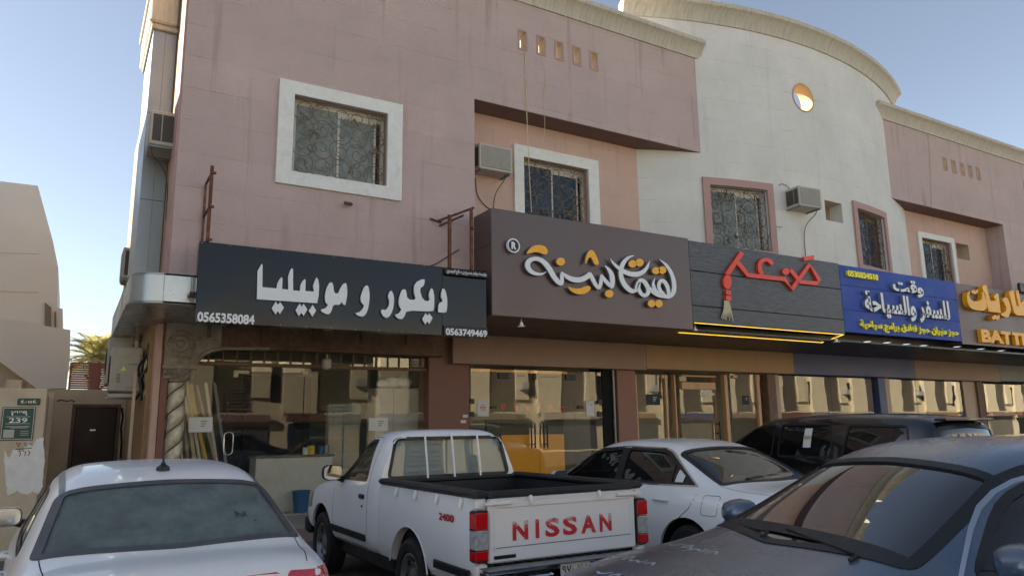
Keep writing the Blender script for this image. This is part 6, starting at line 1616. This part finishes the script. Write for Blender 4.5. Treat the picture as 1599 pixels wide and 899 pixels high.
st = [[(x, 0, zb), (x, wS*.8, zb), (x, wS, zb+.06), (x, wS+.015, zb+(zsh-zb)*.5), (x, wS+.01, zsh), ((x+xr)/2 if abs(xr-x) < .3 else x, wB, zB_), (xr, wR, zR), (xr, wR*.62, zR+(zC-zR)*.72), (xr, 0, zC)] for (x, zb, wS, zsh, wB, zB_, xr, wR, zR, zC) in ST]
cage = cage_mesh(st, [('st', 0, .9), ('row', 5, .3)], 3)
side = Frame(cage, (0, 0, 0), (1, 0, 0), (0, 0, 1), (0, 1, 0), 1.6); sideR = Frame(cage, (0, 0, 0), (1, 0, 0), (0, 0, 1), (0, -1, 0), 1.6)
SW = rpoly([(2.44, 1.115), (3.36, 1.10, .05), (2.93, 1.46, .06), (2.84, 1.50, .04), (2.52, 1.51)], .05)
cuts = [prism_mesh(SW, (0, 0, 0), (1, 0, 0), (0, 0, 1), (0, s, 0), .3, 1.2) for s in (1, -1)]
vR = Vector((.10, 0, .50)); LR = vR.length; vR.normalize(); nR = Vector((-vR.z, 0, vR.x))
RF = Frame(cage, (2.06, 0, 1.11), (0, 1, 0), vR, nR, .4)
RQ = rpoly([(-.69, .04), (.69, .04), (.60, .43), (-.60, .43)], .06)
cuts.append(prism_mesh(RQ, (2.06, 0, 1.11), (0, 1, 0), vR, nR, -.12, .15))
vF = Vector((2.93-3.42, 0, 1.55-1.12)); LF = vF.length; vF.normalize(); nF = Vector((0, 1, 0)).cross(vF); nF = nF if nF.z > 0 else -nF
FF = Frame(cage, (3.42, 0, 1.12), (0, 1, 0), vF, nF, .4); FQ = rpoly([(-.69, .04), (.69, .04), (.58, LF-.03), (-.58, LF-.03)], .06)
cuts.append(prism_mesh(inset(FQ, .03), (3.42, 0, 1.12), (0, 1, 0), vF, nF, -.2, .2))
for s in (1, -1): cuts.append(cyl_mesh(3.90, .36, .43, s*.5, s*1.1))
add_obj('cab', boolean(cage.copy(), cuts, .03, True, pm), t)
for s, F in ((1, side), (-1, sideR)):
    F.panel(MB(), inset(SW, -.01), -.012).build('side_window', 'carglass', t, smooth=60); F.ring(MB(), SW, .02, .002, .014).build('window_seal', 'black', t, smooth=60)
    mb = MB(); F.line(mb, [(3.18, 1.12), (3.08, 1.36)], .03, .002); mb.build('quarter_divider', 'black', t)
    mb = MB(); F.line(mb, [(2.36, 1.5), (2.36, .62), (2.42, .46), (3.38, .46), (3.46, .6), (3.46, 1.02), (3.40, 1.08)], .007, .0006); F.line(mb, [(2.36, 1.5), (2.46, 1.545), (2.84, 1.535), (2.95, 1.5), (3.4, 1.1)], .005, .0006); mb.build('door_gap', 'dark', t)
    h = F.hit(2.52, .955); MB().cbox((h.x-.07, h.y-.01, h.z-.022), (h.x+.07, h.y+.018*1, h.z+.022), .01, Matrix.Translation((0, .0 if s > 0 else -.008, 0))).build('door_handle', 'black', t)
    h = F.hit(2.50, .86); MB().lathe([(.014, -.005), (.014, .006), (0, .006)], h, 'y', 10).build('door_lock', 'black', t)
    mb = MB(); F.panel(mb, [(2.40, .53), (3.56, .53), (3.56, .595), (2.40, .595)], .014, .1, .014); mb.build('side_moulding', 'black', t, smooth=40)
    mb = MB(); F.panel(mb, rpoly([(4.28, .72), (4.62, .68), (4.6, .84), (4.28, .9)], .02), .004, .05, .01); mb.build('headlight', 'lampclear', t, smooth=60)
    mirror_part(t, 3.18, s*.80, 1.17, s, 'black', .22, .16)
RF.panel(MB(), inset(RQ, -.008), -.012).build('rear_window', 'carglass', t, smooth=60); RF.ring(MB(), RQ, .022, .003, .012).build('window_seal', 'black', t, smooth=60)
rnd = random.Random(31)
for k in range(9):
    u = rnd.uniform(-.55, .2); w_ = rnd.uniform(.02, .07); v0 = rnd.uniform(-.012, .02)
    RF.panel(MB(), [(u, v0), (u+w_*.5, v0-.008), (u+w_, v0+.002), (u+w_*.7, v0+.014), (u+w_*.2, v0+.011)], .0012).build('paint_chip', 'steel' if k % 3 else 'black', t)
FF.panel(MB(), inset(FQ, .01), -.006).build('windscreen', 'carglass', t, smooth=60); FF.ring(MB(), FQ, .045, .0015, 0, .004).build('glass_border', 'black', t, smooth=60)
MB().cbox((2.05, -.68, .5), (3.5, .68, .56), .01).build('cabin_floor', 'black', t)
MB().cbox((3.12, -.68, .75), (3.45, .68, 1.1), .05).build('dashboard', 'maroonseat', t)
MB().cbox((2.3, -.64, .56), (2.85, .64, .78), .05).build('bench_seat', 'maroonseat', t)
for y in (.34, -.34): MB().cbox((2.24, y-.27, .78), (2.38, y+.27, 1.36), .06).build('seat_back', 'maroonseat', t)
MB().cbox((2.95, -.12, 1.42), (2.98, .12, 1.49), .012).build('inside_mirror', 'black', t)
mb = MB(); c = Vector((3.0, .36, 1.1)); mb.tube([c+Vector((.05*cos(a), .18*sin(a), .17*cos(a))) for a in [2*pi*k/20 for k in range(20)]], .014, 6, closed=True); mb.build('steering_wheel', 'black', t)
# bed
XB0, XB1 = .06, 2.03; RA = 1.28
prof = [(.70, .44), (.775, .45), (.80, .50), (.815, .60), (.82, .74), (.815, .90), (.80, .99), (.79, 1.04), (.785, 1.10), (.72, 1.10), (.72, 1.0), (.74, .9), (.74, .5), (.70, .48)]
for s in (1, -1):
    mb = MB(); xs_ = [XB0, .2, .6, 1.0, 1.4, 1.8, XB1]; n = len(prof)
    V = [(x, s*(y-(.012 if x == XB0 else 0)), z) for x in xs_ for y, z in prof]
    mb.add(V, [[i*n+k, i*n+(k+1) % n, (i+1)*n+(k+1) % n, (i+1)*n+k] for i in range(len(xs_)-1) for k in range(n)]+[list(range(n)), [(len(xs_)-1)*n+k for k in range(n-1, -1, -1)]])
    me = mb.mesh('bs', pm); cut = cyl_mesh(RA, .36, .42, s*.55, s*1.1)
    add_obj('bed_side', boolean(me, [cut], solid=False, matname=pm), t)
    # arch lip, liner
    mb = MB(); mb.tube([(RA+.425*cos(a), s*.818, .36+.425*sin(a)) for a in [R(12+156*k/24) for k in range(25)]], .007, 6); mb.build('wheel_arch_lip', pm, t, smooth=50)
    for ax, rr_ in ((RA, .425), (3.90, .43)):
        n2 = 20; V = [(ax+rr_*cos(pi*k/n2), s*(.50+d), .36+rr_*sin(pi*k/n2)) for d in (0, .27) for k in range(n2+1)]; mb = MB()
        mb.add(V, [[k, k+1, n2+1+k+1, n2+1+k] for k in range(n2)]+[list(range(n2+1))]); mb.build('wheel_arch_liner', 'dark', t)
        wheel(t, ax, s*.70, .345, .22, s, True)
    MB().cbox((XB0-.03, s*.68, 1.102), (XB1+.02, s*.815, 1.158), .02).build('rail_cap', 'black', t)
    for x in (.28, .72, 1.16, 1.60):
        MB().tube([(x, s*.79, 1.09), (x, s*.805, 1.06), (x, s*.812, 1.02)], [.022, .022, .016], 8).build('rope_hook', pm, t, smooth=50)
    mb = MB(); mb.cbox((.1, s*.815 if s > 0 else s*.835, .53), (.72, s*.835 if s > 0 else s*.815, .595), .006); mb.build('side_moulding', 'black', t)
    # tail lamp cluster
    y0, y1 = s*.705, s*.818
    h = MB().cbox((XB0-.05, y0, .65), (XB0+.06, y1, 1.02), .012).build('tail_lamp', 'black', t)
    for z0_, z1_, mt in ((.885, 1.005, 'lampred'), (.74, .88, 'lampclear'), (.665, .735, 'lampred')): MB().cbox((XB0-.056, y0+s*.008, z0_), (XB0+.05, y1-s*.006+s*.008, z1_), .006).build('lens', mt, h)
    MB().cbox((XB0-.03, s*.70, .46), (XB0+.04, s*.80, .645), .02).build('corner_panel', pm, t); MB().cbox((XB0-.02, s*.71, 1.022), (XB0+.04, s*.80, 1.10), .015).build('corner_panel', pm, t)
mb = MB(); mb.cbox((XB0+.02, -.735, .56), (XB1-.02, .735, .60), .01)
for k in range(15): y = -.66+k*.0943; mb.box((XB0+.05, y-.018, .6), (XB1-.05, y+.018, .612))
mb.build('bed_floor', 'rubber', t)
M['bedliner'] = mat('black_bed_liner', '1d1f25', .55, var=.2, scale=4, bump=.2)
mb = MB(); mb.cbox((XB1-.07, -.735, .5), (XB1-.005, .735, 1.11), .01)
for k in range(9): y = -.6+k*.15; mb.box((XB1-.085, y-.03, .62), (XB1-.0705, y+.03, 1.02))
mb.build('front_board', 'bedliner', t)
for s in (1, -1):
    mb = MB(); mb.box((XB0+.03, s*.69, .6), (XB1-.08, s*.717, 1.101))
    for k in range(8): x = .2+k*.22; mb.box((x, s*.676, .62), (x+.08, s*.69, 1.03))
    mb.build('bed_liner', 'bedliner', t)
mb = MB(); mb.cbox((RA-.42, .5, .6), (RA+.42, .69, .78), .04); mb.build('inner_wheel_box', 'bedliner', t); MB().cbox((RA-.42, -.69, .6), (RA+.42, -.5, .78), .04).build('inner_wheel_box', 'bedliner', t)
MB().cbox((XB1-.08, -.8, 1.102), (XB1+.02, .8, 1.14), .015).build('rail_cap', 'black', t)
# tailgate
tg = thing_ = MB().cbox((XB0-.035, -.70, .635), (XB0+.02, .70, 1.098), .012).build('tailgate', pm, t)
MB().cbox((XB0-.045, -.70, 1.10), (XB0+.045, .70, 1.152), .018).build('rail_cap', 'black', t)
mb = MB()
for s in (1, -1): mb.cbox((XB0-.039, s*.655, .70), (XB0-.0355, s*.64, 1.02), .002)
mb.cbox((XB0-.041, -.64, 1.03), (XB0-.0355, .64, 1.075), .004); mb.build('pressed_rib', pm, tg)
mb = MB(); mb.box((XB0-.0372, -.66, .74), (XB0-.0352, .66, .746)); mb.build('crease_line', 'steel', tg)
for s in (1, -1):
    MB().cbox((XB0-.06, s*.50, 1.05), (XB0-.036, s*.74, 1.08), .008).build('latch', pm, tg)
    MB().tube([(XB0-.03, s*.33, 1.10), (XB0-.055, s*.33, 1.075), (XB0-.05, s*.33, 1.04)], [.018, .02, .012], 8).build('rope_hook', pm, tg, smooth=50)
MB().cbox((XB0-.042, .47, .665), (XB0-.036, .66, .69), .003).build('badge', 'chrome', tg)
# red letters: text plane is y-z facing -x; viewer sees +y on the left
def rear_text(s, y_left, y_right, z0, z1, x, mt, par, nm, bold=.05, d=.003):
    o = text_on(nm, s, 0, 1, z0, z1, 0, [mt], par, d, bold)
    for v in o.data.vertices: u, dd, z = v.co; v.co = (x+dd, y_left+(y_right-y_left)*u, z)
    o.data.flip_normals(); return o
M['worn'] = None
def worn():
    m, nt, b = base('worn_red_print'); v = coords(nt, (1, 1, 1)); n = node(nt, 'ShaderNodeTexNoise', i_Scale=9.0, i_Detail=8.0, i_Roughness=.8); nt.links.new(v, n.inputs[0])
    sp = nt.nodes.new('ShaderNodeSeparateXYZ'); nt.links.new(v, sp.inputs[0]); hz_ = ramp(nt, sp.outputs[2], .84, .97); ad = nt.nodes.new('ShaderNodeMath'); ad.operation = 'ADD'; nt.links.new(n.outputs[0], ad.inputs[0])
    sc_ = nt.nodes.new('ShaderNodeMath'); sc_.operation = 'MULTIPLY'; sc_.inputs[1].default_value = .28; nt.links.new(hz_, sc_.inputs[0]); nt.links.new(sc_.outputs[0], ad.inputs[1])
    nt.links.new(mixc(nt, ramp(nt, ad.outputs[0], .58, .68), lin('c4242c'), lin('d0b8b8')), b.inputs['Base Color']); pset(b, Roughness=.5); return m
M['worn'] = worn()
ys = [.495, .290, .20, .035, -.14, -.325]; ws = [.137, .032, .132, .135, .146, .12]
for ch, y0, w0 in zip('NISSAN', ys, ws): rear_text(ch, y0, y0-w0, .785, .925, XB0-.036, 'worn', tg, 'letter', .035)
o = text_on('model_digits', '2400', 0, 1, .905, .962, 0, ['darkred'], t, .003, .02)
for v in o.data.vertices: u, dd, z = v.co; v.co = (.64-.27*u, .8215-dd-.002, z)
o.data.flip_normals()
# rear bumper, plate, chassis, window guard bars
bm_ = MB(); bm_.cbox((-.16, -.80, .50), (XB0-.06, -.26, .615), .02); bm_.cbox((-.16, .26, .50), (XB0-.06, .80, .615), .02); bm_.cbox((-.10, -.262, .56), (XB0-.06, .262, .61), .01); bm_.cbox((-.17, -.80, .36), (-.12, -.25, .56), .012); bm_.cbox((-.17, .25, .36), (-.12, .80, .56), .012); bm_.build('rear_bumper', 'chrome', t, smooth=30)
MB().cbox((-.155, -.80, .616), (XB0-.065, .80, .621), .002).build('bumper_step', 'steel', t)
MB().cbox((-.115, -.16, .45), (-.108, .16, .605), .003).build('number_plate', 'paper', t)
MB().box((-.1165, -.155, .453), (-.1152, -.115, .602)).build('plate_strip', 'plateblue', t)
rear_text('\u0669\u0667\u0660', .145, .04, .535, .588, -.1155, 'ink', t, 'plate_character', .02, .001); rear_text(shape_ar('د')+' '+shape_ar('ع')+' '+shape_ar('ح'), .01, -.10, .535, .588, -.1155, 'ink', t, 'plate_character', .02, .001)
rear_text('970', .145, .04, .465, .518, -.1155, 'ink', t, 'plate_character', .02, .001); rear_text('J E D', .01, -.10, .465, .518, -.1155, 'ink', t, 'plate_character', .02, .001)
MB().cbox((-.09, -.7, .28), (4.4, .7, .44), .03).build('chassis', 'black', t)
MB().cbox((4.62, -.76, .36), (4.80, .76, .58), .04).build('front_bumper', 'black', t)
for y in (-.30, .0, .30): MB().tube([(XB1-.02, y, 1.12), (XB1-.0, y, 1.25), (2.10, y, 1.585)], .011, 8).build('window_guard_bar', pm, t, smooth=50)
t.location = (3.455, 5.0, 0); t.rotation_euler = (0, 0, R(90))
